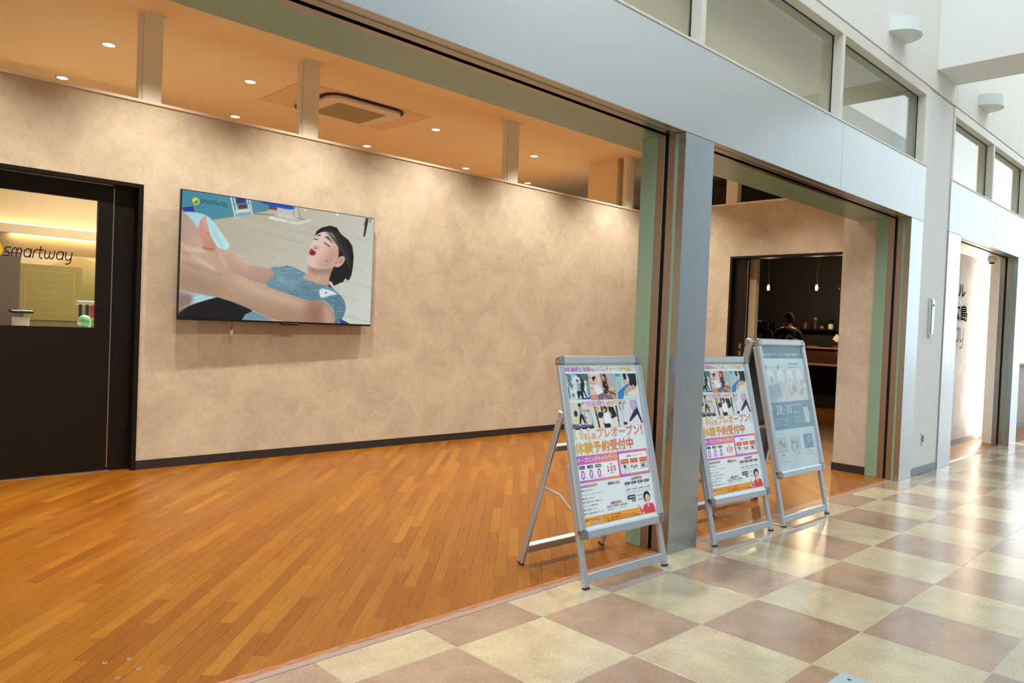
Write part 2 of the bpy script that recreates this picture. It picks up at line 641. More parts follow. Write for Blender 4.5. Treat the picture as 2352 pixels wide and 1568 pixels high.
def put_stroke(mb, word, box, n, place, col, w=0.115, slant=0.16, depth=0.0):
    """rounded thin lettering drawn as ribbons, fitted into box=(u0,v0,u1,v1); v0 = top of 't', v1 = descender"""
    x, P = 0.0, []
    for ch in word:
        wd, st = STROKES[ch]
        for q in st: P.append([(x + a + slant * c, c) for a, c in q])
        x += wd + 0.24
    tot = x - 0.24 + slant
    u0, v0, u1, v1 = box
    sx, sy = (u1 - u0) / tot, (v1 - v0) / 1.9

    def put(pts, dn):
        b0 = len(mb.v)
        for a, c in pts:
            mb.v.append(tuple(place(u0 + a * sx, v0 + (1.43 - c) * sy, n + dn)))
            mb.c.append(L4(col))
        mb.f.append(tuple(range(b0, b0 + len(pts))))
        mb.m.append(0)
    for q in P:
        for i, ((a, c), (d, e)) in enumerate(zip(q, q[1:])):
            dx, dy = d - a, e - c
            l = math.hypot(dx, dy)
            nx, ny = -dy / l * w / 2, dx / l * w / 2
            put([(a + nx, c + ny), (a - nx, c - ny), (d - nx, e - ny), (d + nx, e + ny)], 1.5e-5 * (i % 2))
        for a, c in q: put([(a + w / 2 * math.cos(t), c + w / 2 * math.sin(t)) for t in np.linspace(0, 2 * math.pi, 8, endpoint=False)], 3e-5)


def rect(mb, u0, v0, u1, v1, n, place, col, col2=None, r=0.0):
    if r > 0:
        pts = []
        for cx, cy, a0 in ((u1 - r, v0 + r, -90), (u1 - r, v1 - r, 0), (u0 + r, v1 - r, 90), (u0 + r, v0 + r, 180)):
            for k in range(4):
                a = math.radians(a0 + 30 * k)
                pts.append((cx + r * math.cos(a), cy + r * math.sin(a)))
    else:
        pts = [(u0, v0), (u1, v0), (u1, v1), (u0, v1)]
    b0 = len(mb.v)
    for u, v in pts:
        mb.v.append(tuple(place(u, v, n)))
        k = 0 if col2 is None else (u - u0) / (u1 - u0)
        c2 = col if col2 is None else col2
        mb.c.append(L4(np.array(col) * (1 - k) + np.array(c2) * k))
    mb.f.append(tuple(range(b0, b0 + len(pts))))
    mb.m.append(0)


# ---------------------------------------------------------------- floors
WX0, WX1 = -6.0, 14.2
S2 = math.sqrt(0.5)
mb = MB().box(-40, 60, -12, 0.035, -0.12, -0.0015)
floor = structure('floor', 'checkered sand and brown tiled concourse floor', 'floor', mb, M['grout'])


def tile_mesh(name, w, d, mat):
    me = MB().rbox(-w / 2, w / 2, -d / 2, d / 2, -0.012, 0.0, 0.0005)
    return me.mesh(name, mat)


TY = -0.1925
full = {k: tile_mesh('tile', 0.4965, 0.4965, M[k]) for k in ('tile_light', 'tile_dark')}
d0 = 0.035 - TY - 0.0035
cut = {k: tile_mesh('tile', 0.4965, d0, M[k]) for k in ('tile_light', 'tile_dark')}
for i in range(-8, 30):
    for j in range(0, 7):
        k = 'tile_dark' if (i + j) % 2 == 0 else 'tile_light'
        y = TY - 0.5 * (j - 1) - 0.25 if j else TY + 0.00175 + d0 / 2
        o = link('tile', (full if j else cut)[k], floor)
        o.location = (0.5 * i + 0.25, y, 0)
# the rest of the tiling, joined
rest = {'tile_light': MB(), 'tile_dark': MB()}
for i in range(-24, 70):
    for j in range(0, 20):
        if -8 <= i < 30 and j < 7: continue
        k = 'tile_dark' if (i + j) % 2 == 0 else 'tile_light'
        y1 = TY - 0.5 * (j - 1) if j else 0.035
        y0 = TY - 0.5 * j
        rest[k].box(0.5 * i + .0018, 0.5 * i + .4982, y0 + .0018, y1 - .0018, -0.01, 0)
for k in rest: obj('tiling', rest[k], M[k], floor, kind='stuff')

mb = MB().box(WX0, WX1, 0.035, 9.0, -0.12, -0.003)
wfloor = structure('floor', 'orange oak plank floor of the shop', 'floor', mb, M['subfloor'])
PW, PL = 0.0625, 0.62
HX0, HX1, HY0, HY1 = WX0, WX1, 0.060, 9.0


def clip_poly(P):
    for ax, lim, sg in ((0, HX0, 1), (0, HX1, -1), (1, HY0, 1), (1, HY1, -1)):
        Q = []
        for i in range(len(P)):
            a, c = P[i - 1], P[i]
            ia, ic = sg * (a[ax] - lim) >= 0, sg * (c[ax] - lim) >= 0
            if ia != ic:
                t = (lim - a[ax]) / (c[ax] - a[ax])
                Q.append((a[0] + t * (c[0] - a[0]), a[1] + t * (c[1] - a[1])))
            if ic: Q.append(c)
        P = Q
        if not P: break
    return P


def to_w(p, q): return ((p - q) * S2, (p + q) * S2)


cams = Vector((-1.939, -2.442, 1.289))
planks = []
for iq in range(-170, 175):
    q0 = iq * PW
    off = ((iq * 0.381966) % 1.0) * PL + (iq * iq % 7) * 0.013
    for ip in range(-12, 40):
        p0 = off + ip * PL
        cx, cy = to_w(p0 + PL / 2, q0 + PW / 2)
        if not (HX0 - .5 < cx < HX1 + .5 and HY0 - .5 < cy < HY1 + .5): continue
        P = [to_w(p0, q0), to_w(p0 + PL, q0), to_w(p0 + PL, q0 + PW), to_w(p0, q0 + PW)]
        C = clip_poly(P)
        if len(C) < 3: continue
        dv = Vector((cx, cy, 0)) - cams
        z = dv.dot(_f)
        if z > 0.5:
            sx, sy = dv.dot(_r2) / z * 1716, dv.dot(_u2) / z * 1716
            vis = abs(sx) < 1250 and abs(sy) < 850 and cy < 4.0 and cx < 6.8
            size = 1 / z ** 3 if vis else 0
        else: size = 0
        planks.append((size, P, C, p0, q0, (cx, cy)))
planks.sort(key=lambda t: -t[0])
plank_me = MB().rbox(0.0003, PL - .0003, .0003, PW - .0003, -0.008, 0, 0.0006).mesh('plank', M['wood'])
restp, rr = MB(), []
for n, (size, P, C, p0, q0, c) in enumerate(planks):
    whole = len(C) == 4 and all(abs(a[0] - b2[0]) + abs(a[1] - b2[1]) < 1e-9 for a, b2 in zip(sorted(C), sorted(P)))
    if n < 298:
        if whole:
            o = link('plank', plank_me, wfloor)
        else:
            loc = [((x + y) * S2 - p0, (y - x) * S2 - q0) for x, y in C]
            k = len(loc)
            mbp = MB().add([(a, c2, 0) for a, c2 in loc] + [(a, c2, -.008) for a, c2 in loc],
                           [tuple(range(k))] + [(i, (i + 1) % k, (i + 1) % k + k, i + k) for i in range(k)])
            o = obj('plank', mbp, M['wood'], wfloor)
        wx, wy = to_w(p0, q0)
        o.location = (wx, wy, 0)
        o.rotation_euler = (0, 0, math.radians(45))
    else:
        loc = [((x + y) * S2, (y - x) * S2) for x, y in C]
        restp.add([(a, c2, 0) for a, c2 in loc], [tuple(range(len(loc)))])
        rr += [random.random()] * len(loc)
o = obj('planking', restp, M['wood_joined'], wfloor, kind='stuff')
at = o.data.attributes.new('rnd', 'FLOAT', 'POINT')
at.data.foreach_set('value', np.array(rr, np.float32))
o.rotation_euler = (0, 0, math.radians(45))

# worn edge strip between planks and tiles
m, nt, b, N, L = new_mat('worn_edge_tape')
v = coords(N)
n1 = noise(N, L, 14, 5, 0.65, mapping(N, L, v, (1, 8, 1)), 0.6)
r = ramp(N, L, n1.outputs['Fac'], [(0.3, L4((124, 78, 42))), (0.5, L4((146, 100, 66))), (0.72, L4((176, 144, 130)))])
L.new(r.outputs['Color'], b.inputs['Base Color'])
b.inputs['Roughness'].default_value = 0.3
M['tape'] = m
mb = MB()
for x0, x1 in ((WX0, 1.74), (2.07, 5.48), (7.03, 9.5)):
    mb.box(x0, x1, 0.0655, 0.104, -0.002, 0.0012)
trim = structure('trim_1', 'worn pinkish edge tape along the plank floor', 'floor trim', mb, M['tape'])
m2 = plain('grey_threshold_vinyl', (142, 124, 118), 0.35)
mb = MB()
for x0, x1 in ((WX0, 1.74), (2.07, 5.48), (7.03, 9.5)):
    mb.add([(x0, 0.036, 0.0005), (x1, 0.036, 0.0005), (x1, 0.066, 0.003), (x0, 0.066, 0.003), (x0, 0.036, -.004), (x1, 0.036, -.004), (x1, 0.066, -.004), (x0, 0.066, -.004)],
           [(0, 1, 2, 3), (0, 4, 5, 1), (3, 2, 6, 7), (0, 3, 7, 4), (1, 5, 6, 2)])
structure('trim_2', 'grey purple threshold strip where planks meet tiles', 'floor trim', mb, m2)

# ---------------------------------------------------------------- shop walls and ceiling
WY = 3.985          # face of the wall with the screen
mb = MB().box(WX0, WX1, 0.5, 9.0, CEIL, CEIL + 0.12)
structure('ceiling', 'shop ceiling washed orange by warm downlights', 'ceiling', mb, M['ceil'])

ang = math.radians(-0.9)


def wyl(x): return WY - (x - 1.6) * math.tan(-ang) * 1.0


def slabx(mb, x0, x1, z0, z1, y0off=0.0, thick=0.1, mat=0):
    """piece of the slightly skewed back wall"""
    a, c = wyl(x0) + y0off, wyl(x1) + y0off
    vs = [(x0, a, z0), (x1, c, z0), (x0, a + thick, z0), (x1, c + thick, z0), (x0, a, z1), (x1, c, z1), (x0, a + thick, z1), (x1, c + thick, z1)]
    fs = [(0, 2, 3, 1), (4, 5, 7, 6), (0, 1, 5, 4), (2, 6, 7, 3), (0, 4, 6, 2), (1, 3, 7, 5)]
    mb.add(vs, fs, mat)


DX0, DX1, DZ = -2.2, 0.10, 2.31
WT = 2.965
mb = MB()
slabx(mb, DX1, 6.75, 0, WT)
slabx(mb, DX0, DX1, DZ, WT)
slabx(mb, -4.0, DX0, 0, WT)
wall_back = structure('wall_back', 'mottled beige partition wall carrying the screen', 'wall', mb, M['plaster'])
mb = MB()
slabx(mb, -4.0, 6.75, WT, WT + 0.022, -0.012, 0.124)
obj('cap_rail', mb, M['trim_white'], wall_back)
mb = MB()
slabx(mb, DX1, 6.75, 0, 0.075, -0.009, 0.009)
structure('baseboard_back', 'charcoal skirting along the beige partition wall', 'baseboard', mb, M['base_dark'])

mb = MB().box(-4.1, -4.0, 0.5, 9, 0, CEIL)
structure('wall_left', 'plain beige side wall out of view at left', 'wall', mb, M['plaster'])
mb = MB().box(WX0, WX1, 8.9, 9.0, 0, CEIL)
structure('wall_rear', 'beige rear wall behind the partition', 'wall', mb, M['plaster'])

# end wall with the open doorway to the bar
EX = 6.75
ED0, ED1, EDZ = 0.9, 2.545, 2.30
mb = MB()
mb.box(EX, EX + 0.1, ED1, 4.05, 0, WT)
mb.box(EX, EX + 0.1, ED0, ED1, EDZ, WT)
mb.box(EX, EX + 0.1, 0.6, ED0, 0, WT)
wall_end = structure('wall_right', 'mottled beige end wall around the dark bar doorway', 'wall', mb, M['plaster'])
obj('cap_rail', MB().box(EX - 0.012, EX + 0.112, 0.6, 4.05, WT, WT + 0.022), M['trim_white'], wall_end)

# nib wall right of the second opening
NX = 5.535
mb = MB().box(NX, EX, 0.305, 0.63, 0, CEIL)
structure('wall_nib', 'short mottled beige return wall beside the pale green jamb', 'wall', mb, M['plaster'])
mb = MB().box(NX - 0.009, NX, 0.306, 0.639, 0, 0.075)
mb.box(NX, 6.7, 0.63, 0.639, 0, 0.075)
structure('baseboard_nib', 'charcoal skirting at the foot of the return wall', 'baseboard', mb, M['base_dark'])

# posts between partition and ceiling
post_labels = ['beige square post on the partition, leftmost, above the dark door',
               'beige square post on the partition, in front of the air conditioner',
               'beige square post on the partition, right of the air conditioner',
               'beige square post on the partition beside the boxed pillar']
for (x0, x1), lb in zip(((0.06, 0.22), (1.455, 1.63), (4.06, 4.24), (6.32, 6.44)), post_labels):
    t = thing('ceiling_post', lb, 'post', (x0, wyl(x0) + 0.005, WT + 0.022), group='posts above the partition wall')
    w = x1 - x0
    obj('shaft', MB().rbox(0.012, w, 0, 0.1, 0, CEIL - WT - 0.022, 0.003), M['pole'], t)
    obj('edge_channel', MB().rbox(-0.012, 0.0115, 0.015, 0.085, 0, CEIL - WT - 0.022, 0.002), M['pole'], t)
    obj('top_plate', MB().rbox(-0.018, w + 0.022, -0.014, 0.114, CEIL - WT - 0.034, CEIL - WT - 0.0225, 0.002), M['pole'], t)
t = thing('ceiling_post', 'beige square post above the bar doorway wall', 'post', (EX, 2.5, WT + 0.022), group='posts above the partition wall')
obj('shaft', MB().rbox(0, 0.1, 0, 0.16, 0, CEIL - WT - 0.022, 0.003), M['pole'], t)
obj('top_plate', MB().rbox(-0.014, 0.114, -0.014, 0.174, CEIL - WT - 0.034, CEIL - WT - 0.0225, 0.002), M['pole'], t)
structure('trim_3', 'boxed ceiling pillar rising behind the partition', 'pillar', MB().box(6.3, 6.7, 4.1, 4.62, 0, CEIL), M['ceil'])


# downlights
def downlight(x, y, label):
    t = thing('downlight', label, 'light', (x, y, CEIL), group='round recessed downlights in the shop ceiling')
    obj('trim_ring', MB().lathe([(0.062, 0.0), (0.062, -0.006), (0.052, -0.007), (0.05, -0.002)], 20), M['trim_white'], t, smooth=True)
    obj('diffuser', MB().lathe([(0.05, -0.003), (0.05, -0.0035)], 20), M['lamp_on'], t)
    spot('downlight_light', (x, y, CEIL - 0.03), 240, 120, 0.8)


names = ['leftmost', 'second from left', 'third from left', 'fourth from left', 'fifth from left', 'sixth from left']
for k, (x, y) in enumerate(((0.1, 5.06), (1.42, 5.036), (3.778, 4.97), (5.525, 4.971), (6.943, 4.973))):
    downlight(x, y, 'round glowing downlight, %s in the upper row on the orange ceiling' % names[k])
for k, (x, y) in enumerate(((0.067, 6.52), (1.894, 6.479), (3.735, 6.438), (5.489, 6.401), (6.865, 6.428), (8.78, 6.437))):
    downlight(x, y, 'round glowing downlight, %s in the lower row just above the partition' % names[k])

# ceiling cassette air conditioner
fil = plain('cassette_filler_board', (240, 206, 160), 0.6)
casing = plain('cassette_casing', (236, 226, 208), 0.45)
grl = plain('cassette_grille', (176, 164, 128), 0.7)


def rounded(w, d, r, n=6):
    pts = []
    for cx, cy, a0 in ((w - r, d - r, 0), (-w + r, d - r, 90), (-w + r, -d + r, 180), (w - r, -d + r, 270)):
        for k in range(n + 1):
            a = math.radians(a0 + 90 * k / n)
            pts.append((cx + r * math.cos(a), cy + r * math.sin(a)))
    return pts


def prism(mb, pts, z0, z1, mat=0):
    n = len(pts)
    mb.add([(x, y, z0) for x, y in pts] + [(x, y, z1) for x, y in pts],
           [tuple(range(n)), tuple(range(2 * n - 1, n - 1, -1))] + [(i, (i + 1) % n, (i + 1) % n + n, i + n) for i in range(n)], mat)


def cassette(x, y, label):
    t = thing('ceiling_air_conditioner', label, 'air conditioner', (x, y, CEIL))
    obj('filler_board', MB().rbox(-0.84, 0.80, -0.47, 0.5, -0.008, -0.0005, 0.002), fil, t)
    mb = MB(); prism(mb, rounded(0.5, 0.46, 0.16), -0.03, -0.008)
    obj('air_slot', mb, M['black'], t)
    mb = MB(); prism(mb, rounded(0.5, 0.46, 0.16), -0.016, -0.007)
    prism(mb, rounded(0.466, 0.43, 0.14), -0.058, -0.022)
    obj('casing', mb, casing, t, smooth=True)
    g = obj('grille', MB().rbox(-0.31, 0.31, -0.28, 0.28, -0.063, -0.057, 0.002), grl, t)
    mb = MB()
    for k in range(15): mb.box(-0.295, 0.295, -0.26 + k * 0.036, -0.252 + k * 0.036, -0.066, -0.062)
    obj('louvre', mb, grl, g, kind='stuff')


cassette(2.6, 5.05, 'square white ceiling air conditioner on a pale filler board')
cassette(8.35, 3.6, 'ceiling air conditioner glimpsed above the bar doorway wall')

# ---------------------------------------------------------------- front facade
HB, HT = 2.452, 2.974


def pier(name, x0, x1, label, mat, depth=0.307, jamb='green'):
    t = structure(name, label, 'pillar')
    obj('front_cladding', MB().rbox(x0, x1, 0, 0.05, 0, HB - 0.002, 0.002), mat, t)
    obj('green_strip', MB().box(x0 + 0.004, x1 - 0.004, 0.05, 0.07, 0, HB), M['green'], t)
    obj('steel_strip', MB().rbox(x0, x1, 0.07, 0.118, 0, HB, 0.0015), M['jamb'], t)
    obj('shutter_slot', MB().box(x0 + 0.03, x1 - 0.03, 0.118, 0.143, 0, HB), M['slot'], t)
    obj('steel_strip', MB().rbox(x0, x1, 0.143, 0.196, 0, HB, 0.0015), M['jamb'], t)
    obj('green_jamb', MB().rbox(x0 - 0.002, x1 + 0.002, 0.196, depth, 0, HB, 0.002), M[jamb], t)
    return t


pier('trim_4', 1.755, 2.06, 'satin steel pillar between the two shop openings', M['pillar'])
pier('trim_5', 5.50, 5.825, 'satin steel pier right of the second opening', M['pillar'])
pier('trim_6', 6.605, 7.03, 'narrow steel pier left of the lettered entrance', M['pillar'])
pier('trim_7', 9.50, 9.86, 'far steel pier right of the lettered entrance', M['pillar'], jamb='trim_white')


def header(name, x0, x1, seams, label, sof='green'):
    t = structure(name, label, 'fascia')
    xs = [x0] + seams + [x1]
    for a, c in zip(xs, xs[1:]):
        obj('fascia_panel', MB().rbox(a + .0008, c - .0008, 0, 0.05, HB, HT, 0.002), M['fascia'], t)
    obj('top_cap', MB().rbox(x0, x1, -0.006, 0.09, HT - 0.004, HT + 0.012, 0.002), M['frame_white'], t)
    z1 = HB + 0.06
    obj('green_strip', MB().box(x0, x1, 0.05, 0.07, HB + 0.004, z1), M['green'], t)
    obj('steel_strip', MB().box(x0, x1, 0.07, 0.118, HB, z1), M['jamb'], t)
    obj('shutter_slot', MB().box(x0, x1, 0.118, 0.143, HB + 0.03, z1), M['slot'], t)
    obj('steel_strip', MB().box(x0, x1, 0.143, 0.19, HB, z1), M['jamb'], t)
    obj('guide_edge', MB().box(x0, x1, 0.143, 0.1455, HB - 0.004, HB + 0.02), M['chrome'], t)
    obj('soffit', MB().box(x0, x1, 0.19, 0.505, HB, HT - 0.01), M[sof], t)
    return t


header('trim_8', -6.0, 5.83, [-2.1, 3.9], 'wide satin aluminium fascia over the two shop openings')
header('trim_9', 6.6, 14.0, [8.3, 10.6], 'satin aluminium fascia over the lettered entrance', 'trim_white')

# white wall column between the bays
col = structure('wall_column', 'white plaster wall column between the steel piers', 'wall',
                MB().rbox(5.832, 6.598, 0.012, 0.5, 0, 3.725, 0.004), M['white_wall'])
structure('baseboard_column', 'grey skirting at the foot of the white column', 'baseboard',
          MB().rbox(5.832, 6.598, 0.004, 0.012, 0.002, 0.078, 0.002), M['base_grey'])

# upper concrete wall in panels
wf = structure('wall_front', 'textured white upper wall above the clerestory', 'wall', MB().box(-6, 30, 0.03, 0.62, 3.73, 7.5), M['texwall'])
ps = [-6, -4.0, -2.7, -1.35, 0, 1.33, 2.0, 3.3, 4.6, 5.93, 6.65, 7.95, 9.29, 10.6, 11.9, 13.2]
for a, c in zip(ps, ps[1:]):
    obj('wall_panel', MB().rbox(a + .004, c - .004, 0.0, 0.031, 3.735, 7.5, 0.003), M['texwall'], wf)

# clerestory windows
bl = plain('beige_lining_board', (240, 216, 184), 0.7)


def clerestory(name, x0, x1, mull, label):
    t = structure(name, label, 'window')
    zb, zt = HT + 0.012, 3.722
    obj('top_rail', MB().rbox(x0, x1, 0.0, 0.095, 3.63, zt, 0.003), M['frame_white'], t)
    edges = [x0] + mull + [x1 - 0.1]
    obj('mullion', MB().rbox(x0, x0 + 0.05, 0.0, 0.095, zb, 3.632, 0.003), M['frame_white'], t)
    for x in mull: obj('mullion', MB().rbox(x, x + 0.048, 0.0, 0.095, zb, 3.632, 0.003), M['frame_white'], t)
    obj('mullion', MB().rbox(x1 - 0.1, x1, 0.0, 0.095, zb, 3.632, 0.003), M['frame_white'], t)
    for a, c in zip(edges, edges[1:]):
        g = obj('pane', MB().box(a + 0.048, c, 0.080, 0.086, zb, 3.632), M['glass'], t)
        mb = MB()
        for p, q in (((a + .048, zb), (a + .053, 3.63)), ((c - .006, zb), (c, 3.63)), ((a + .048, 3.624), (c, 3.63))):
            mb.box(p[0], q[0], 0.072, 0.0795, p[1], q[1])
        obj('gasket', mb, M['rubber'], g)
    obj('lining_board', MB().box(x0, x1, 0.30, 0.32, zb, 3.72), bl, t)
    return t


clerestory('window_1', -6.0, 5.832, [-4.12, -2.12, -0.13, 1.86, 3.82], 'long clerestory window above the near fascia')
clerestory('window_2', 6.6, 14.0, [8.10, 9.7, 11.3], 'clerestory window beyond the white column')

# cross beam, wall lamps
bm_ = structure('trim_10', 'white beam crossing the atrium at upper right', 'beam')
obj('beam_side', MB().rbox(5.985, 6.585, -9.0, 0.0, 3.93, 6.6, 0.004), M['white_wall'], bm_)
ls = plain('lamp_white_metal', (224, 234, 234), 0.45)
for (x, lb) in ((4.915, 'white half round wall lamp left of the cross beam'), (7.585, 'white half round wall lamp right of the cross beam')):
    t = thing('wall_lamp', lb, 'lamp', (x, 0, 3.922), group='half round wall lamps on the upper wall')
    mb, n, R_ = MB(), 20, 0.197
    prof = [(R_ * math.cos(math.pi + math.pi * k / n), R_ * math.sin(math.pi + math.pi * k / n)) for k in range(n + 1)]
    vs = [(x2, y2, z) for z in (0, 0.118) for x2, y2 in prof]
    fs = [(k, k + 1, k + n + 2, k + n + 1) for k in range(n)]
    mb.add(vs, fs)
    obj('shade', mb, ls, t, smooth='all')
    mb = MB().add([(x2, y2, 0.002) for x2, y2 in prof], [tuple(range(n + 1))])
    obj('bottom_plate', mb, ls, t)
    obj('wall_plate', MB().box(-0.19, 0.19, -0.008, -0.0005, 0.004, 0.12), ls, t)

# things on the white column
t = thing('wall_intercom', 'slim steel plate fixed high on the white column', 'panel', (6.17, 0.012, 1.37))
obj('housing', MB().rbox(-0.045, 0.05, -0.03, -0.0005, 0, 0.365, 0.003), M['alu'], t)
obj('face_plate', MB().rbox(-0.036, 0.041, -0.034, -0.030, 0.015, 0.35, 0.002), M['pillar'], t)
obj('button', MB().rbox(-0.01, 0.014, -0.037, -0.034, 0.285, 0.31, 0.002), M['black'], t)
t = thing('wall_outlet', 'small scuffed metal outlet low on the white column', 'outlet', (6.14, 0.012, 0.285))
obj('cover_plate', MB().rbox(-0.035, 0.035, -0.008, -0.0005, 0, 0.125, 0.002), M['alu'], t)
obj('socket', MB().rbox(-0.018, 0.018, -0.011, -0.008, 0.03, 0.095, 0.002), M['black'], t)

# ---------------------------------------------------------------- rest of the atrium (beside and behind the viewpoint)
grey_far = plain('opposite_wall_paint', (128, 134, 138), 0.7)
structure('wall_opposite', 'unseen grey wall across the concourse, shaped for steel reflections', 'wall', MB().box(-40, 20.0, -9.2, -9, 0, 10), grey_far)  # unseen; height, length and grey tone chosen for what the steel reflects
structure('wall_reflector_far', 'unseen pale wall added to brighten far steel reflections', 'wall', MB().box(20, 33, -9.2, -9, 0, 10), plain('pale_wall_paint', (176, 190, 196), 0.7))  # added out of view, lighter so the far fascia reflects brighter
# ---------------------------------------------------------------- lettered entrance (third opening)
mb = MB().box(7.0, 10.12, 0.46, 0.56, 0, HB + .05)
structure('wall_lettered', 'pale mottled wall with dark raised lettering in the far entrance', 'wall', mb, M['plaster_grey'])
structure('wall_return', 'short return wall at the end of the lettered wall', 'wall', MB().box(10.0, 10.12, 0.307, 0.459, 0, HB), M['trim_white'])
structure('baseboard_lettered', 'grey skirting below the lettered wall', 'baseboard', MB().box(7.0, 9.999, 0.451, 0.4595, 0, 0.075), M['base_grey'])
led = plain('led_strip_glow', (255, 250, 240), 0.5, emit=(255, 246, 230), estr=320.0)
t = thing('led_strip', 'glowing vertical light strip beside the lettered wall', 'light', (9.93, 0.38, 0))
obj('channel', MB().box(0.03, 0.06, -0.02, 0.02, 0.08, HB - 0.05), M['alu'], t)
obj('diffuser', MB().box(0.018, 0.0295, -0.012, 0.012, 0.1, HB - 0.07), led, t)
t = thing('ceiling_sensor', 'small white camera under the far entrance soffit', 'camera', (9.3, 0.25, 2.36))
obj('housing', MB().rbox(-0.06, 0.06, -0.04, 0.04, 0.02, 0.09, 0.01), M['trim_white'], t)
obj('lens', MB().lathe([(0.03, 0.0), (0.03, 0.021)], 16), M['rubber'], t, smooth=True)

structure('wall_far', 'pale wall under a bright window at the right edge', 'wall', MB().box(9.87, 14.0, 0.50, 0.56, 0, 1.02), M['plaster_grey'])
structure('baseboard_far', 'grey skirting at the right edge', 'baseboard', MB().box(9.87, 14.0, 0.491, 0.4995, 0, 0.075), M['base_grey'])
wn = structure('window_3', 'bright white window at the right edge', 'window')
obj('sill', MB().rbox(9.87, 14.0, 0.44, 0.57, 1.02, 1.05, 0.004), M['trim_white'], wn)
for x in (9.87, 10.9, 11.9, 12.9): obj('mullion', MB().rbox(x, x + 0.05, 0.48, 0.55, 1.05, HB, 0.003), M['frame_white'], wn)
obj('pane', MB().box(9.9, 14.0, 0.53, 0.54, 1.05, HB), plain('daylit_frosted_glass', (240, 246, 250), 0.5, emit=(240, 250, 255), estr=3.4), wn)
glyphs([('パーソナル', 0.02), ('ジム北広島', 0.02)])
t = thing('wall_lettering', 'dark raised letters in three lines on the far entrance wall', 'lettering', (0, 0.46, 0))
for s, off, box in (('パーソナル', 0.02, (7.4, -2.07, 8.97, -1.90)), ('ジム北広島', 0.02, (7.5, -1.80, 9.1, -1.60)), ('smartway', None, (7.55, -1.58, 9.0, -1.25))):
    mb = MB()
    if off is None: put_stroke(mb, s, box, 0, lambda u, v, n: (u, -0.012, -v), (70, 66, 66))
    else: put_text(mb, s, off, box, 0, lambda u, v, n: (u, -0.012, -v), (70, 66, 66))
    obj('letter_line', mb, M['rubber'], t)

# ---------------------------------------------------------------- glazed dark door and reception behind it
door = structure('door_1', 'dark brown sliding door with glazed upper panel', 'door')
y0 = wyl(-0.5)
mb = MB()
mb.box(DX1 - 0.035, DX1, y0 - 0.02, y0 + 0.13, 0, DZ)
mb.box(DX0, DX1 - 0.035, y0 - 0.02, y0 + 0.13, DZ - 0.03, DZ)
mb.box(DX0, DX0 + 0.035, y0 - 0.02, y0 + 0.13, 0, DZ - 0.03)
obj('door_frame', mb, M['dark_frame'], door)
py0, py1 = y0 + 0.06, y0 + 0.1
PXL, PXR = -1.17, -0.10
GX0, GX1, GZ0, GZ1 = -0.90, -0.205, 1.147, 2.145
mb = MB()
mb.box(PXL, GX0, py0, py1, 0.012, DZ - 0.035)
mb.box(GX1, PXR, py0, py1, 0.012, DZ - 0.035)
mb.box(GX0, GX1, py0, py1, 0.012, GZ0)
mb.box(GX0, GX1, py0, py1, GZ1, DZ - 0.035)
obj('door_panel', mb, M['dark_wood'], door)
obj('edge_strip', MB().box(PXR, PXR + 0.009, py0 - 0.004, py1, 0.03, DZ - 0.06), M['jamb'], door)
obj('side_panel', MB().box(PXR + 0.010, DX1 - 0.036, py0 + 0.012, py1 + 0.02, 0.0, DZ - 0.032), M['dark_wood'], door)
obj('floor_guide', MB().box(PXL, PXR + 0.03, py0 + 0.005, py1 - 0.005, 0.0005, 0.006), M['alu'], door)
obj('side_panel', MB().box(DX0 + 0.036, PXL - 0.004, py0, py1, 0.0, DZ - 0.032), M['dark_wood'], door)
pane = obj('pane', MB().box(GX0, GX1, py0 + 0.015, py0 + 0.023, GZ0, GZ1), M['glass'], door)
# logo on the pane
mb = MB()


def crescent_logo(mb, cx, cv, r, n, place, yellow=(226, 186, 20), cut=None):
    """round mark: a disc split by a swoosh"""
    A = [(cx + r * math.cos(t), cv + r * math.sin(t)) for t in np.linspace(math.radians(-60), math.radians(140), 14)]
    B = [(cx + 0.10 * r + 0.55 * r * math.cos(t), cv + 0.12 * r + 0.62 * r * math.sin(t)) for t in np.linspace(math.radians(120), math.radians(-50), 12)]
    pts = A + B
    b0 = len(mb.v)
    for u, v in pts:
        mb.v.append(tuple(place(u, v, n)))
        mb.c.append(L4(yellow))
    na, nb = len(A), len(B)
    for i in range(na - 1):
        j0 = na + nb - 1 - min(int(i * (nb - 1) / (na - 1)), nb - 1)
        j1 = na + nb - 1 - min(int((i + 1) * (nb - 1) / (na - 1)), nb - 1)
        f = [i, i + 1, j1] + ([j0] if j0 != j1 else [])
        mb.f.append(tuple(b0 + q for q in f)); mb.m.append(0)
    C = [(cx + r * math.cos(t), cv + r * math.sin(t)) for t in np.linspace(math.radians(150), math.radians(290), 14)]
    D = [(cx + 0.35 * r, cv - 0.45 * r), (cx - 0.1 * r, cv - 0.05 * r), (cx - 0.45 * r, cv + 0.35 * r)]
    b0 = len(mb.v)
    for u, v in C + D:
        mb.v.append(tuple(place(u, v, n)))
        mb.c.append(L4(yellow))
    mb.f.append(tuple(range(b0, b0 + len(C) + len(D)))); mb.m.append(0)


pl = lambda u, v, n: (u, py0 + 0.013 - n, -v)
put_stroke(mb, 'smartway', (-0.822, -1.748, -0.372, -1.630), 0, pl, (42, 28, 22), 0.15)
crescent_logo(mb, -0.895, -1.70, 0.07, 0, pl)
obj('lettering', mb, M['print'], pane, colors=True)

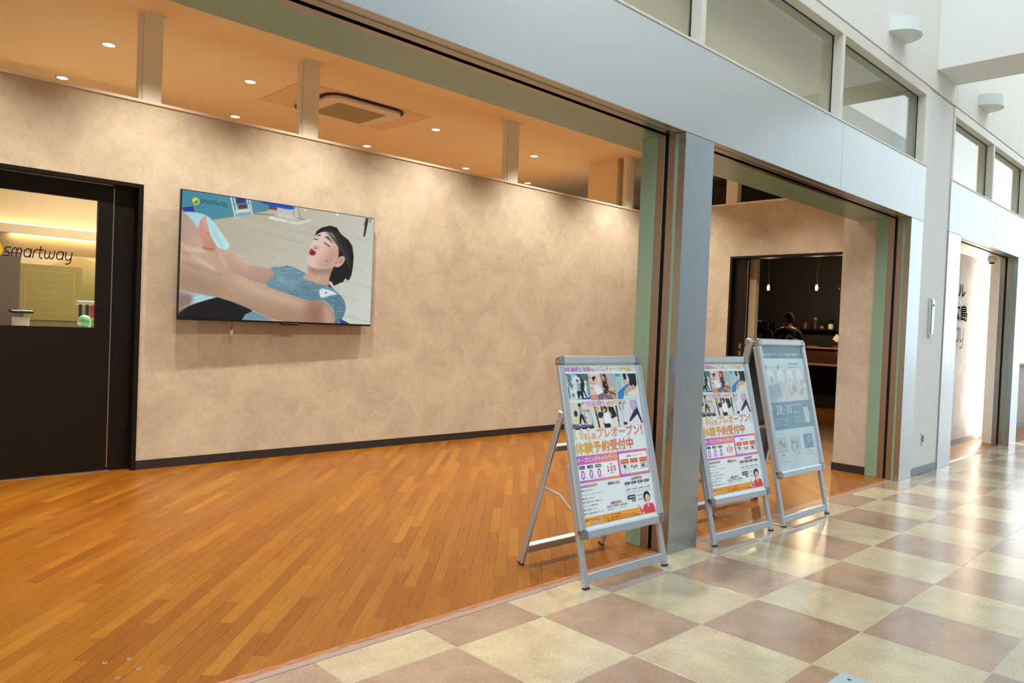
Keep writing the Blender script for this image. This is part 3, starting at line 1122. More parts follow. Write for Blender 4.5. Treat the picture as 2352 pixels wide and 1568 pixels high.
# reception room
RY = 6.3
cream = plain('cream_paint', (226, 206, 168), 0.7)
ln = structure('wall_reception', 'cream reception wall seen through the door glass', 'wall', MB().box(-2.6, 0.9, RY, RY + 0.1, 0, 2.9), cream)
structure('trim_11', 'cream light ledge on the reception wall', 'ledge', MB().box(-2.6, 0.9, RY - 0.12, RY, 2.005, 2.09), cream)
cove = plain('cove_glow', (255, 226, 170), 0.5, emit=(255, 222, 160), estr=7.0)
t = thing('cove_light', 'warm strip light above the reception ledge', 'light', (0, RY - 0.06, 2.091), group='cove strips of the reception ledge')
obj('diffuser', MB().box(-2.5, 0.85, 0.01, 0.045, 0, 0.012), cove, t)
t = thing('cove_light', 'warm strip light below the reception ledge', 'light', (0, RY - 0.06, 1.992), group='cove strips of the reception ledge')
obj('diffuser', MB().box(-0.4, 0.85, 0.01, 0.045, 0, 0.012), cove, t)
# mural of mountains and a framed notice on that wall
t = thing('wall_mural', 'olive green mountain mural on the reception wall', 'mural', (0, RY, 0))
mb = MB()
pts = [(-1.2, 1.70), (-0.75, 1.80), (-0.20, 1.655), (0.21, 1.835), (0.42, 1.77), (0.9, 1.83)]
vs, fs = [], []
for x, z in pts:
    for zz, c in ((z, (206, 178, 118)), (z * 0.55 + 0.5, (150, 140, 78)), (0.9, (92, 106, 62))):
        vs.append((x, -0.004, zz)); mb.c.append(L4(c))
for i in range(len(pts) - 1):
    for k in range(2): fs.append((3 * i + k, 3 * i + 3 + k, 3 * i + 4 + k, 3 * i + 1 + k))
mb.v, mb.f, mb.m = vs, fs, [0] * len(fs)
obj('print', mb, M['print'], t, colors=True)
glyphs([('健康をつくる', 0.0), ('あなたの毎日に', 0.0), ('運動と笑顔を', 0.0)])
t = thing('wall_notice', 'faint framed green notice on the reception mural', 'notice', (0, RY - 0.012, 0))
obj('board', MB().rbox(-0.33, 0.25, 0, 0.008, 1.16, 1.72, 0.002), plain('olive_board', (150, 136, 70), 0.6), t)
mb = MB()
pl2 = lambda u, v, n: (u, -0.0012, -v)
for k in range(5):
    w = (0.12, 0.2, 0.22, 0.2, 0.12)[k]
    put_text(mb, ('健康をつくる', 'あなたの毎日に', '運動と笑顔を')[k % 3], 0.0, (-0.05 - w / 2, -1.60 + k * 0.07, -0.05 + w / 2, -1.58 + k * 0.07), 0, pl2, (176, 172, 120))
for a in ((-0.26, -1.66, 0.18, -1.655), (-0.26, -1.235, 0.18, -1.23), (-0.26, -1.66, -0.255, -1.23), (0.175, -1.66, 0.18, -1.23)):
    rect(mb, *a, 0, pl2, (176, 172, 120))
obj('lettering', mb, M['print'], t, colors=True)
# cabinet at left, counter, terminal, balloons
t = thing('tall_cabinet', 'grey brown tall cabinet at the left of the door glass', 'cabinet', (-0.75, 6.0, 0))
cg = plain('grey_brown_laminate', (104, 88, 76), 0.5)
obj('body', MB().rbox(-0.45, 0.36, -0.2, 0.25, 0, 1.80, 0.004), cg, t)
obj('door_leaf', MB().rbox(-0.44, 0.35, -0.222, -0.203, 0.06, 1.77, 0.004), cg, t)
t = thing('reception_counter', 'low cream reception counter behind the door glass', 'counter', (-0.3, 5.05, 0))
obj('body', MB().box(-1.2, 0.9, -0.15, 0.3, 0, 1.09), cream, t)
obj('worktop', MB().rbox(-1.22, 0.92, -0.2, 0.32, 1.09, 1.12, 0.005), M['trim_white'], t)
t = thing('card_terminal', 'black card terminal on a white box on the counter', 'terminal', (-0.53, 5.0, 1.12))
obj('box', MB().rbox(-0.055, 0.055, -0.05, 0.05, 0, 0.085, 0.004), M['trim_white'], t)
obj('neck', MB().rbox(-0.018, 0.018, -0.02, 0.02, 0.085, 0.11, 0.003), M['trim_white'], t)
obj('keypad', MB().rbox(-0.085, 0.085, -0.06, 0.06, 0.11, 0.14, 0.008), M['black'], t)
mint = plain('mint_rubber', (140, 206, 160), 0.25)
for k, (bx, by, bz, lb) in enumerate(((-0.045, 5.0, 1.18, 'mint green ball on the counter, left of the pair'), (0.035, 4.87, 1.178, 'mint green ball on the counter, right of the pair'))):
    mb = MB(); mb.lathe([(0.0005 + 0.058 * math.sin(math.pi * i / 10), -0.058 * math.cos(math.pi * i / 10)) for i in range(11)], 18)
    o = obj('exercise_ball', mb, mint, smooth='all'); o.location = (bx, by, bz)
    tag(o, lb, 'ball', 'mint balls on the reception counter')
t = thing('strap_rack', 'small white rack hung with black and red straps', 'rack', (-0.01, 5.12, 1.12))
obj('post', MB().rbox(0.03, 0.045, -0.01, 0.01, 0, 0.215, 0.002), M['alu'], t)
obj('head', MB().rbox(-0.075, 0.09, -0.03, 0.03, 0.205, 0.245, 0.006), M['trim_white'], t)
red = plain('red_strap', (190, 36, 40), 0.6)
for k, (sx, mt) in enumerate(((-0.05, 'black'), (0.005, 'black'), (0.05, 'red'))):
    obj('strap', MB().rbox(sx - 0.014, sx + 0.014, -0.036, -0.031, 0.08, 0.21, 0.002), red if mt == 'red' else M['black'], t)

# ---------------------------------------------------------------- television
TVX0, TVX1, TVZ0, TVZ1, TVY = 0.352, 2.222, 1.234, 2.308, 3.885
tv = thing('television', 'large wall television showing a person reaching out an arm', 'television', ((TVX0 + TVX1) / 2, TVY, TVZ0))
W_, H_ = TVX1 - TVX0, TVZ1 - TVZ0
obj('housing', MB().rbox(-W_ / 2, W_ / 2, 0.0, 0.035, 0, H_, 0.004), M['black'], tv)
obj('back_cover', MB().rbox(-W_ / 2 + .25, W_ / 2 - .25, 0.035, 0.07, 0.08, H_ - 0.3, 0.01), M['black'], tv)
obj('wall_mount', MB().rbox(-0.3, 0.3, 0.07, 0.098, 0.3, 0.7, 0.003), M['rubber'], tv)
obj('bottom_tab', MB().rbox(-0.02, 0.155, -0.004, 0.02, -0.016, 0.004, 0.003), M['black'], tv)
logo = MB()
glyphs([('TCL', 0.02)])
put_text(logo, 'TCL', 0.02, (0.055, -0.008, 0.08, 0.0), 0, lambda u, v, n: (u, -0.0055, -v - 0.004), (150, 150, 150))
obj('lettering', logo, M['print'], tv, colors=True)

sx0, sx1, sz0, sz1 = -W_ / 2 + 0.007, W_ / 2 - 0.007, 0.018, H_ - 0.007
src = np.array([(127, 68), (1950, 333), (1893, 1352), (75, 1303)], float)
dst = np.array([(0, 0), (1, 0), (1, 1), (0, 1)], float)
A_ = []
for (x, y), (u, v) in zip(src, dst):
    A_ += [[x, y, 1, 0, 0, 0, -u * x, -u * y], [0, 0, 0, x, y, 1, -v * x, -v * y]]
h_ = np.append(np.linalg.solve(np.array(A_), dst.ravel()), 1).reshape(3, 3)


def tvp(*pts):
    out = []
    for x, y in pts:
        w = h_ @ np.array([x, y, 1.0])
        out.append((w[0] / w[2], w[1] / w[2]))
    return out


P = Pic(440, 252, (196, 192, 176), 2)
full_ = [(-.1, -.1), (1.1, -.1), (1.1, 1.1), (-.1, 1.1)]
P.grad(full_, (186, 176, 156), (206, 214, 206), (0.25, 0.2, 0.9, 0.35))
for k in range(46):   # floor boards
    v0 = 0.12 + 0.02 * k + rng.uniform(-.004, .004)
    u0 = rng.uniform(0.15, 0.8)
    P.poly([(u0, v0), (u0 + .22, v0 + .05), (u0 + .22, v0 + .062), (u0, v0 + .012)], (206, 198, 180) if k % 2 else (180, 170, 150), 0.006, alpha=0.5)
P.poly(tvp((60, 20), (968, 150), (940, 268), (620, 328), (400, 362), (60, 420)), (82, 140, 156), 0.002)
P.grad(tvp((60, 20), (600, 80), (590, 330), (60, 420)), (62, 136, 160), (86, 144, 158), (0, 0, 3, 0))
P.poly(tvp((948, 205), (1030, 215), (1030, 262), (945, 250)), (92, 82, 76), 0.003)
P.poly(tvp((810, 300), (1000, 312), (1000, 306), (810, 294)), (90, 86, 80), 0.002)
P.poly(tvp((625, 142), (745, 158), (742, 205), (630, 205)), (30, 60, 140), 0.003)
P.poly(tvp((660, 205), (740, 200), (740, 255), (665, 255)), (60, 70, 80), 0.004)
for q in (((590, 140), (628, 332)), ((622, 145), (660, 338)), ((738, 160), (765, 250)), ((768, 165), (792, 308))):
    a_, c_ = tvp(*q); P.line(a_, c_, 0.011, (226, 230, 228), 0.0015)
P.poly(tvp((600, 205), (775, 192), (778, 202), (604, 215)), (150, 130, 110), 0.002)
P.poly(tvp((628, 262), (770, 246), (778, 280), (632, 298)), (222, 212, 190), 0.003)
P.poly(tvp((622, 300), (785, 282), (792, 306), (640, 330)), (120, 176, 206), 0.003)
P.poly(tvp((1030, 222), (1240, 240), (1222, 352), (1030, 322)), (208, 206, 196), 0.003)
for k in range(4): P.poly(tvp((1035, 232 + 18 * k), (1235, 250 + 18 * k), (1235, 254 + 18 * k), (1035, 236 + 18 * k)), (160, 150, 140), 0.002)
P.poly(tvp((870, 178), (1178, 222), (1165, 252), (1060, 240), (905, 200)), (26, 76, 186), 0.003, True)
P.poly(tvp((950, 318), (1220, 378), (1215, 398), (950, 345)), (226, 226, 218), 0.002)
P.poly(tvp((1215, 378), (1345, 338), (1348, 360), (1225, 402)), (216, 216, 208), 0.002)
P.poly(tvp((1120, 352), (1175, 370), (1155, 398), (1108, 380)), (200, 198, 190), 0.002)
for q in (((1180, 225), (1190, 330)), ((1225, 240), (1255, 350)), ((1195, 330), (1300, 350))):
    a_, c_ = tvp(*q); P.line(a_, c_, 0.005, (110, 106, 100), 0.001)
P.poly(tvp((1285, 245), (1302, 247), (1302, 268), (1285, 266)), (230, 232, 230), 0.002)
P.poly(tvp((1592, 285), (1612, 288), (1612, 312), (1592, 310)), (232, 236, 236), 0.002)
P.poly(tvp((1868, 328), (1897, 332), (1858, 508), (1842, 508)), (44, 44, 50), 0.002)
P.poly(tvp((1880, 330), (1890, 330), (1852, 395), (1845, 392)), (70, 70, 76), 0.002)
P.poly(tvp((1912, 332), (1922, 334), (1908, 375), (1902, 372)), (90, 90, 96), 0.002)
P.poly(tvp((110, 238), (238, 222), (262, 298), (110, 300)), (170, 150, 120), 0.002)
P.poly(tvp((110, 244), (232, 228), (254, 298), (110, 300)), (24, 58, 150), 0.002)
# shoulder of the other person, blurred
k = P.grad(tvp((110, 300), (200, 285), (335, 310), (410, 365), (465, 440), (525, 530), (572, 602), (530, 655), (480, 645), (440, 600), (350, 500), (220, 420), (100, 400)), (160, 208, 218), (206, 236, 236), (0.0, 0.2, 3, 0.4), True, 0.003)
for k2 in range(4): P.poly(tvp((400 + 28 * k2, 420 + 50 * k2), (440 + 28 * k2, 480 + 50 * k2), (450 + 28 * k2, 540 + 40 * k2), (420 + 28 * k2, 480 + 50 * k2)), (150, 196, 206), 0.008, True, 0.6)
P.grad(tvp((110, 262), (150, 300), (200, 345), (290, 470), (322, 560), (322, 612), (240, 625), (100, 580)), (178, 150, 138), (206, 172, 156), (0.0, 0.2, 6, 1), True, 0.006)
# far arm
P.grad(tvp((470, 635), (540, 658), (640, 700), (700, 765), (790, 800), (900, 815), (978, 838), (982, 905), (930, 975), (860, 968), (700, 912), (560, 850), (490, 740)), (206, 166, 148), (176, 140, 124), (0.25, 0.42, 0.8, 3.2), True, 0.003)
P.poly(tvp((620, 690), (760, 790), (740, 830), (640, 760)), (226, 190, 170), 0.02, True, 0.5)
# t-shirt
sh = tvp((958, 808), (1050, 806), (1108, 795), (1180, 810), (1285, 865), (1330, 930), (1420, 962), (1510, 975), (1560, 1022), (1640, 1105), (1662, 1190), (1640, 1270), (1592, 1345), (1556, 1345), (1552, 1240), (1500, 1160), (1440, 1122), (1330, 1132), (1100, 1062), (915, 990), (985, 890), (975, 840))
k = P.grad(sh, (112, 146, 160), (82, 116, 134), (0.5, 0.55, 1.5, 1.0), True, 0.002)
for i in range(220):
    u0, v0 = rng.uniform(.45, .88), rng.uniform(.5, .99)
    ln_ = rng.uniform(.012, .035)
    P.poly([(u0, v0), (u0 + ln_, v0 - ln_ * .15), (u0 + ln_, v0 - ln_ * .15 + .006), (u0, v0 + .006)], (176, 208, 216) if i % 2 else (52, 86, 110), 0.003, alpha=0.5, clip=k)
P.grain(k, 14)
P.poly(tvp((1000, 880), (1090, 900), (1200, 1000), (1120, 1000)), (140, 182, 196), 0.02, True, 0.5)
P.poly(tvp((1418, 1022), (1480, 1015), (1585, 1058), (1520, 1075), (1432, 1098)), (216, 228, 230), 0.004, True)
P.poly(tvp((1470, 1040), (1495, 1050), (1475, 1060)), (60, 80, 96), 0.003)
P.line(*tvp((1330, 932), (1430, 968)), 0.006, (60, 90, 110), 0.002)
P.poly(tvp((1460, 965), (1515, 968), (1540, 1010), (1510, 992)), (34, 44, 60), 0.003)
# neck
P.grad(tvp((1330, 780), (1312, 868), (1262, 888), (1290, 925), (1400, 962), (1500, 978), (1522, 905), (1570, 800), (1480, 770)), (198, 164, 140), (168, 132, 112), (0.66, 0.6, 3, 2), True, 0.003)
P.poly(tvp((1320, 795), (1405, 826), (1540, 812), (1580, 770), (1560, 850), (1440, 870), (1330, 850)), (140, 104, 88), 0.018, True, 0.75)
P.line(*tvp((1420, 880), (1390, 955)), 0.012, (220, 188, 164), 0.01)
# hair behind face
P.poly(tvp((1383, 508), (1398, 462), (1450, 424), (1530, 404), (1592, 424), (1628, 484), (1700, 540), (1737, 602), (1747, 700), (1738, 800), (1722, 880), (1696, 930), (1668, 905), (1640, 945), (1600, 960), (1552, 984), (1540, 950), (1508, 930), (1530, 860), (1558, 800), (1600, 640), (1480, 460)), (18, 17, 20), 0.002, False)
for q in ((1560, 985, 1545, 930), (1600, 975, 1590, 920), (1650, 950, 1630, 900), (1690, 938, 1670, 880), (1520, 945, 1530, 900)):
    P.poly(tvp((q[0] - 8, q[1]), (q[2] - 14, q[3]), (q[2] + 14, q[3])), (18, 17, 20), 0.002)
# face
fk = P.grad(tvp((1392, 500), (1370, 545), (1342, 580), (1330, 640), (1334, 680), (1302, 735), (1308, 765), (1336, 800), (1405, 818), (1520, 812), (1560, 788), (1600, 705), (1608, 600), (1588, 505), (1530, 468), (1450, 466)), (226, 196, 182), (206, 168, 148), (0.66, 0.40, 4.5, 1.2), True, 0.002)
P.poly(tvp((1400, 740), (1540, 640), (1590, 640), (1560, 780), (1480, 812), (1380, 815)), (196, 152, 132), 0.03, True, 0.55, fk)
P.poly(tvp((1430, 640), (1520, 620), (1530, 700), (1440, 720)), (232, 190, 176), 0.02, True, 0.5, fk)
P.poly(tvp((1440, 470), (1540, 478), (1560, 530), (1450, 510)), (236, 208, 194), 0.015, True, 0.6, fk)
P.poly(tvp((1383, 508), (1410, 480), (1470, 462), (1530, 468), (1570, 500), (1600, 600), (1604, 640), (1584, 690), (1622, 600), (1610, 500), (1530, 440), (1440, 450)), (18, 17, 20), 0.003, True)
for q in range(26):
    a0 = rng.uniform(0, 1)
    P.line(*tvp((1450 + 230 * a0, 425 + 120 * a0 * a0), (1640 + 80 * a0, 640 + 200 * a0)), 0.004, (46, 44, 50) if q % 3 else (70, 68, 74), 0.004)
P.poly(tvp((1500, 640), (1600, 600), (1590, 700), (1530, 800), (1440, 815)), (178, 132, 112), 0.03, True, 0.45, fk)
# ear
P.poly(tvp((1556, 792), (1580, 765), (1592, 728), (1622, 700), (1655, 700), (1664, 730), (1642, 772), (1600, 803)), (214, 172, 154), 0.003, True)
P.poly(tvp((1600, 765), (1612, 735), (1640, 715), (1646, 735), (1622, 770)), (170, 122, 106), 0.006, True, 0.8)
# features
P.line(*tvp((1372, 532), (1412, 542)), 0.008, (52, 36, 34), 0.003)
P.line(*tvp((1466, 566), (1524, 608)), 0.009, (46, 32, 32), 0.003)
P.poly(tvp((1408, 498), (1436, 488), (1440, 500), (1412, 510)), (60, 46, 44), 0.004)
P.poly(tvp((1478, 512), (1510, 516), (1556, 578), (1520, 545)), (44, 34, 34), 0.004, True)
P.poly(tvp((1370, 585), (1382, 600), (1425, 610), (1415, 628), (1372, 622)), (190, 140, 124), 0.008, True, 0.8)
P.line(*tvp((1372, 624), (1400, 628)), 0.007, (128, 74, 66), 0.004)
P.poly(tvp((1348, 628), (1362, 640), (1392, 668), (1372, 692), (1340, 692), (1326, 668), (1334, 645)), (150, 34, 56), 0.003, True)
P.poly(tvp((1352, 655), (1375, 662), (1360, 672), (1345, 668)), (80, 16, 26), 0.003, True)
P.disc(tvp((1492, 749))[0], 0.005, (60, 40, 36), 0.001)
# lower clothing
P.poly(tvp((60, 1010), (200, 1055), (450, 1098), (380, 1152), (240, 1188), (180, 1172), (60, 1090)), (150, 196, 208), 0.004, True)
for q in (((230, 1150), (400, 1105)), ((210, 1120), (330, 1090))):
    P.line(*tvp(*q), 0.012, (196, 226, 230), 0.006)
P.poly(tvp((50, 1270), (190, 1185), (440, 1105), (500, 1105), (640, 1165), (775, 1228), (700, 1320), (40, 1330)), (14, 14, 20), 0.003, True)
P.poly(tvp((60, 1062), (200, 1080), (222, 1105), (190, 1170), (120, 1225), (60, 1262)), (156, 128, 122), 0.010, True)
for k2 in range(3): P.line(*tvp((90, 1110 + 36 * k2), (190, 1100 + 30 * k2)), 0.01, (120, 96, 94), 0.008)
k = P.poly(tvp((676, 1320), (712, 1262), (782, 1232), (975, 1320)), (110, 148, 166), 0.002)
P.grain(k, 20)
# near arm and hand
ak = P.grad(tvp((70, 560), (130, 578), (200, 612), (312, 626), (440, 640), (482, 680), (540, 795), (562, 850), (700, 922), (870, 982), (1050, 1042), (1330, 1132), (1440, 1122), (1510, 1172), (1552, 1250), (1556, 1345), (1100, 1330), (960, 1308), (800, 1235), (640, 1162), (440, 1100), (200, 1062), (60, 1030)), (198, 170, 148), (164, 130, 106), (0.1, 0.42, 0.3, 1.3), False, 0.002)
P.poly(tvp((560, 870), (900, 1010), (1300, 1150), (1200, 1180), (760, 1050)), (216, 182, 156), 0.03, True, 0.8, ak)
P.poly(tvp((300, 1090), (640, 1150), (960, 1300), (900, 1300), (560, 1130)), (150, 108, 86), 0.025, True, 0.6, ak)
P.poly(tvp((1320, 1160), (1440, 1160), (1420, 1330), (1300, 1320)), (142, 96, 78), 0.04, True, 0.7, ak)
P.poly(tvp((1460, 1180), (1540, 1240), (1545, 1340), (1470, 1340)), (206, 160, 136), 0.02, True, 0.7, ak)
P.poly(tvp((80, 830), (300, 900), (500, 1000), (480, 1080), (80, 1020)), (150, 124, 96), 0.04, True, 0.6, ak)
for q, c in (((110, 650, 260, 740), (170, 136, 116)), ((200, 700, 430, 840), (228, 200, 176)), ((110, 760, 300, 840), (168, 132, 110)), ((140, 640, 330, 660), (222, 194, 172)), ((250, 800, 470, 900), (176, 142, 116))):
    P.line(*tvp((q[0], q[1]), (q[2], q[3])), 0.022, c, 0.014)
P.poly(tvp((350, 640), (440, 645), (540, 800), (560, 860), (500, 880), (400, 760)), (196, 156, 132), 0.02, True, 0.6, ak)
P.line(*tvp((470, 690), (545, 820)), 0.012, (224, 186, 160), 0.008)
tk = P.grad(tvp((352, 326), (330, 334), (308, 352), (286, 400), (280, 470), (300, 540), (322, 600), (318, 632), (360, 660), (430, 660), (446, 640), (430, 585), (402, 530), (378, 480), (372, 430), (354, 380)), (206, 150, 130), (186, 128, 106), (0.08, 0.3, 6, 1), True, 0.002)
P.poly(tvp((330, 340), (350, 345), (352, 420), (370, 480), (350, 480), (330, 420)), (228, 178, 158), 0.008, True, 0.7, tk)
P.line(*tvp((355, 480), (385, 488)), 0.006, (120, 76, 66), 0.003)
P.line(*tvp((318, 630), (420, 645)), 0.007, (130, 86, 70), 0.004)
P.disc(tvp((474, 888))[0], 0.004, (90, 60, 46), 0.001)
P.disc(tvp((575, 1088))[0], 0.004, (90, 60, 46), 0.001)
P.poly(tvp((1612, 1298), (1700, 1345), (1600, 1350)), (26, 60, 150), 0.002)
P.a *= 0.97
P.grain(1.0, 2.5)
scr = link('screen', P.grid('screen', lambda u, v: (sx0 + u * (sx1 - sx0), -0.0012, sz1 + v * (sz0 - sz1)), M['screen']), tv)
mb = MB()
splace = lambda u, v, n: (sx0 + u * (sx1 - sx0), -0.0012 - n, sz1 + v * (sz0 - sz1))
a_, c_, d_ = tvp((292, 208), (545, 238), (255, 180))
put_stroke(mb, 'smartway', (a_[0], a_[1] - 0.052, c_[0] + .004, c_[1] + 0.006), 0.0006, splace, (26, 52, 70), 0.15)
asp = (sx1 - sx0) / (sz1 - sz0)
crescent_logo(mb, d_[0] * asp, d_[1], 0.029, 0.0006, lambda u, v, n: splace(u / asp, v, n), (214, 208, 20))
obj('lettering', mb, M['screen'], scr, colors=True)
# little plug on a cord below the television
t = thing('hanging_adapter', 'white plug dangling on a thin cord below the television', 'adapter', (0.83, 3.93, TVZ0 - 0.10))
obj('cord', MB().tube([(0, 0.0, 0.1), (0.003, 0, 0.06), (-0.002, 0, 0.03)], 0.003), M['black'], t, smooth=True)
obj('plug', MB().rbox(-0.013, 0.011, -0.012, 0.012, -0.02, 0.03, 0.004), M['trim_white'], t)
obj('bag', MB().rbox(-0.021, 0.019, -0.014, 0.014, -0.045, 0.032, 0.008), M['film'], t)

# ---------------------------------------------------------------- poster signs
TH = math.atan2(0.285, 1.143)


def panel_xf(back=0.0):
    """panel-local (x, n toward viewer, s up the slope) -> sign-local"""
    c, s = math.cos(TH), math.sin(TH)

    def f(x, n, q): return (x, q * s - n * c, q * c + n * s)
    return f


FX = panel_xf()
PUR, ORA, YEL, COR = (190, 92, 205), (238, 150, 90), (236, 190, 70), (226, 104, 80)


def gym_pics():
    out = []
    # 1 stretching with trainer
    p = Pic(60, 48, (208, 228, 230))
    p.poly([(0, 0), (.45, 0), (.2, .3), (.38, .6), (0, .4)], (110, 150, 160), .01)
    p.poly([(.4, 0), (1, 0), (1, .35), (.62, .2)], (86, 120, 136), .01)
    for q in (((.02, .1), (.3, .5)), ((.1, .02), (.36, .42)), ((.5, .05), (.95, .25)), ((.02, .3), (.25, .62)), ((.7, .0), (1, .2))): p.line(*q, .03, (40, 70, 84), .005)
    for q in (((.3, 0), (.34, .95)), ((.06, .1), (.1, .9))): p.line(*q, .05, (226, 240, 240), .01)
    p.poly([(.86, .35), (1, .3), (1, .9), (.88, .85)], (130, 150, 160), .01)
    p.poly([(.35, 1), (1, .9), (1, .98), (.5, 1.05)], (40, 70, 170), .006)
    p.disc((.25, .83), .08, (90, 150, 120), .02); p.line((.08, .5), (.1, .95), .05, (30, 40, 44), .005)
    p.poly([(.62, .2), (.76, .22), (.8, .4), (.74, .62), (.84, .9), (.78, .92), (.69, .66), (.68, .92), (.62, .92), (.6, .55)], (22, 26, 36), .004)
    p.disc((.63, .12), .07, (30, 26, 28), .006); p.disc((.60, .15), .04, (200, 160, 140), .006)
    p.poly([(.46, .36), (.6, .38), (.6, .62), (.46, .72)], (150, 166, 176), .006)
    p.poly([(.42, .68), (.6, .66), (.7, .95), (.62, .97), (.54, .8), (.5, .96), (.44, .96)], (24, 28, 42), .004)
    p.disc((.5, .3), .07, (36, 28, 28), .006); p.disc((.5, .34), .05, (222, 180, 160), .006)
    p.line((.56, .4), (.66, .3), .05, (222, 184, 166), .004)
    out.append(p)
    # 2 seated with trainer
    p = Pic(60, 48, (222, 200, 194))
    p.poly([(.45, 0), (.72, 0), (.78, .6), (.5, .7)], (176, 130, 102), .006)
    p.poly([(.74, 0), (1, 0), (1, .55), (.8, .55)], (190, 196, 196), .01)
    for k in range(4): p.line((.76 + .06 * k, 0), (.8 + .06 * k, .55), .02, (120, 130, 134), .004)
    for k in range(3): p.line((.0, .14 + .2 * k), (.24, .18 + .2 * k), .03, (170, 110, 100), .006)
    p.poly([(0, .82), (1, .6), (1, 1), (0, 1)], (206, 150, 116), .01)
    p.poly([(.52, .3), (.66, .28), (.72, .5), (.7, .75), (.54, .78)], (18, 18, 20), .004)
    p.disc((.62, .1), .07, (20, 17, 18), .005); p.line((.66, .1), (.68, .3), .05, (20, 17, 18), .004); p.disc((.585, .15), .045, (220, 176, 156), .005)
    p.disc((.66, .44), .02, (230, 230, 226), .003)
    p.disc((.22, .2), .1, (34, 24, 26), .006); p.disc((.27, .26), .07, (226, 188, 172), .006)
    p.poly([(.16, .5), (.34, .44), (.5, .7), (.46, .84), (.28, .84)], (236, 236, 240), .005, True)
    p.line((.42, .5), (.72, .72), .05, (226, 184, 166), .004)
    p.poly([(.26, .82), (.5, .72), (.9, .98), (.7, 1.02), (.5, .9), (.46, 1.0), (.28, .98)], (112, 106, 124), .005)
    p.line((.58, .62), (.98, .82), .05, (40, 40, 44), .004); p.line((.76, .7), (.8, 1), .04, (90, 96, 100), .004)
    out.append(p)
    # 3 lying, towel
    p = Pic(56, 48, (176, 204, 206))
    p.grad([(0, 0), (1, 0), (1, 1), (0, 1)], (150, 190, 196), (214, 222, 220), (0, 0, .9, .3))
    p.poly([(.08, .0), (.28, 0), (.26, .13), (.1, .13)], (40, 156, 190), .008)
    p.line((.1, .3), (.26, .42), .03, (150, 160, 164), .006); p.line((.25, .4), (.2, .75), .03, (150, 166, 170), .006)
    p.poly([(.4, 0), (.56, 0), (.54, .25), (.44, .26)], (24, 28, 32), .005)
    p.poly([(.6, 0), (1, 0), (1, .3), (.72, .36)], (34, 36, 42), .006)
    p.poly([(.42, .25), (.5, .25), (.52, .5), (.4, .62)], (214, 172, 150), .005)
    p.poly([(.1, .72), (.3, .58), (.62, .38), (.66, .46), (.4, .66), (.3, 1), (.05, 1)], (44, 128, 200), .006)
    p.poly([(.4, .66), (.6, .48), (.72, .6), (.7, .8), (.4, .88)], (210, 164, 140), .006)
    p.disc((.82, .36), .2, (30, 24, 24), .01); p.disc((.8, .56), .11, (214, 160, 136), .008)
    p.poly([(.56, .72), (1, .66), (1, .86), (.58, .86)], (228, 222, 206), .01, True)
    p.poly([(.3, .9), (1, .84), (1, 1), (.3, 1)], (206, 222, 228), .008)
    out.append(p)
    # 4 treadmill
    p = Pic(56, 50, (222, 214, 202))
    p.poly([(0, .78), (1, .86), (1, 1), (0, 1)], (96, 106, 116), .008)
    p.poly([(.1, .94), (.98, .9), (1, 1), (.06, 1)], (40, 46, 54), .006)
    for q in (((.5, .32), (.52, .1)), ((.52, .1), (.72, .04)), ((.52, .3), (.8, .36)), ((.8, .3), (.96, .9)), ((.86, .28), (1, .8)), ((.62, .4), (.7, .88)), ((.5, .56), (.75, .6))): p.line(*q, .035, (104, 112, 120), .004)
    p.poly([(.82, .34), (.94, .4), (.98, .8), (.86, .72)], (176, 204, 214), .008)
    p.disc((.26, .42), .09, (44, 44, 48), .006, 1.3); p.poly([(.2, .6), (.36, .62), (.34, .72), (.2, .7)], (226, 206, 120), .008)
    p.disc((.46, .12), .07, (30, 26, 28), .005); p.poly([(.42, .2), (.54, .22), (.56, .44), (.42, .46)], (150, 160, 166), .005)
    p.line((.5, .26), (.58, .36), .04, (222, 186, 166), .004)
    p.poly([(.42, .46), (.56, .45), (.66, .78), (.6, .8), (.5, .58), (.42, .82), (.36, .8)], (26, 28, 36), .004)
    p.line((.34, .84), (.42, .82), .04, (236, 236, 236), .003)
    out.append(p)
    # 5 pair stretching
    p = Pic(52, 40, (226, 220, 214))
    for q in (((.1, 0), (.2, 1)), ((.36, 0), (.42, 1)), ((.95, 0), (1, 1))): p.line(*q, .08, (34, 34, 38), .005)
    p.disc((.18, .12), .12, (190, 180, 90), .03); p.disc((.28, .4), .12, (36, 34, 36), .008, 1.2)
    p.poly([(.62, .05), (.84, .08), (.94, .5), (.7, .62), (.64, .3)], (20, 20, 22), .005); p.disc((.72, 0), .07, (222, 178, 156), .006)
    p.poly([(.7, .6), (.92, .58), (.95, 1), (.74, 1)], (226, 222, 218), .006)
    p.disc((.5, .16), .12, (74, 36, 30), .008, 1.3); p.disc((.46, .2), .07, (228, 186, 168), .006)
    p.poly([(.42, .4), (.6, .3), (.7, .6), (.66, .82), (.42, .8), (.38, .55)], (240, 240, 244), .006, True)
    p.poly([(.42, .8), (.64, .8), (.62, 1), (.4, 1)], (24, 26, 34), .005); p.line((.66, .3), (.72, .5), .06, (226, 182, 162), .005)
    out.append(p)
    # 6 side bend at vibration plate
    p = Pic(60, 40, (222, 226, 234))
    p.grad([(0, 0), (1, 0), (1, 1), (0, 1)], (206, 216, 224), (228, 226, 238), (0, 0, 1, .2))
    p.disc((.3, .06), .1, (140, 176, 150), .03)
    p.line((.16, .1), (.2, .85), .04, (170, 180, 186), .004); p.line((.08, .1), (.12, .4), .03, (40, 44, 50), .004); p.line((.26, .1), (.24, .38), .03, (40, 44, 50), .004); p.poly([(.1, 0), (.2, 0), (.22, .12), (.1, .14)], (40, 44, 50), .005)
    p.disc((.25, .88), .12, (38, 38, 44), .006, .5)
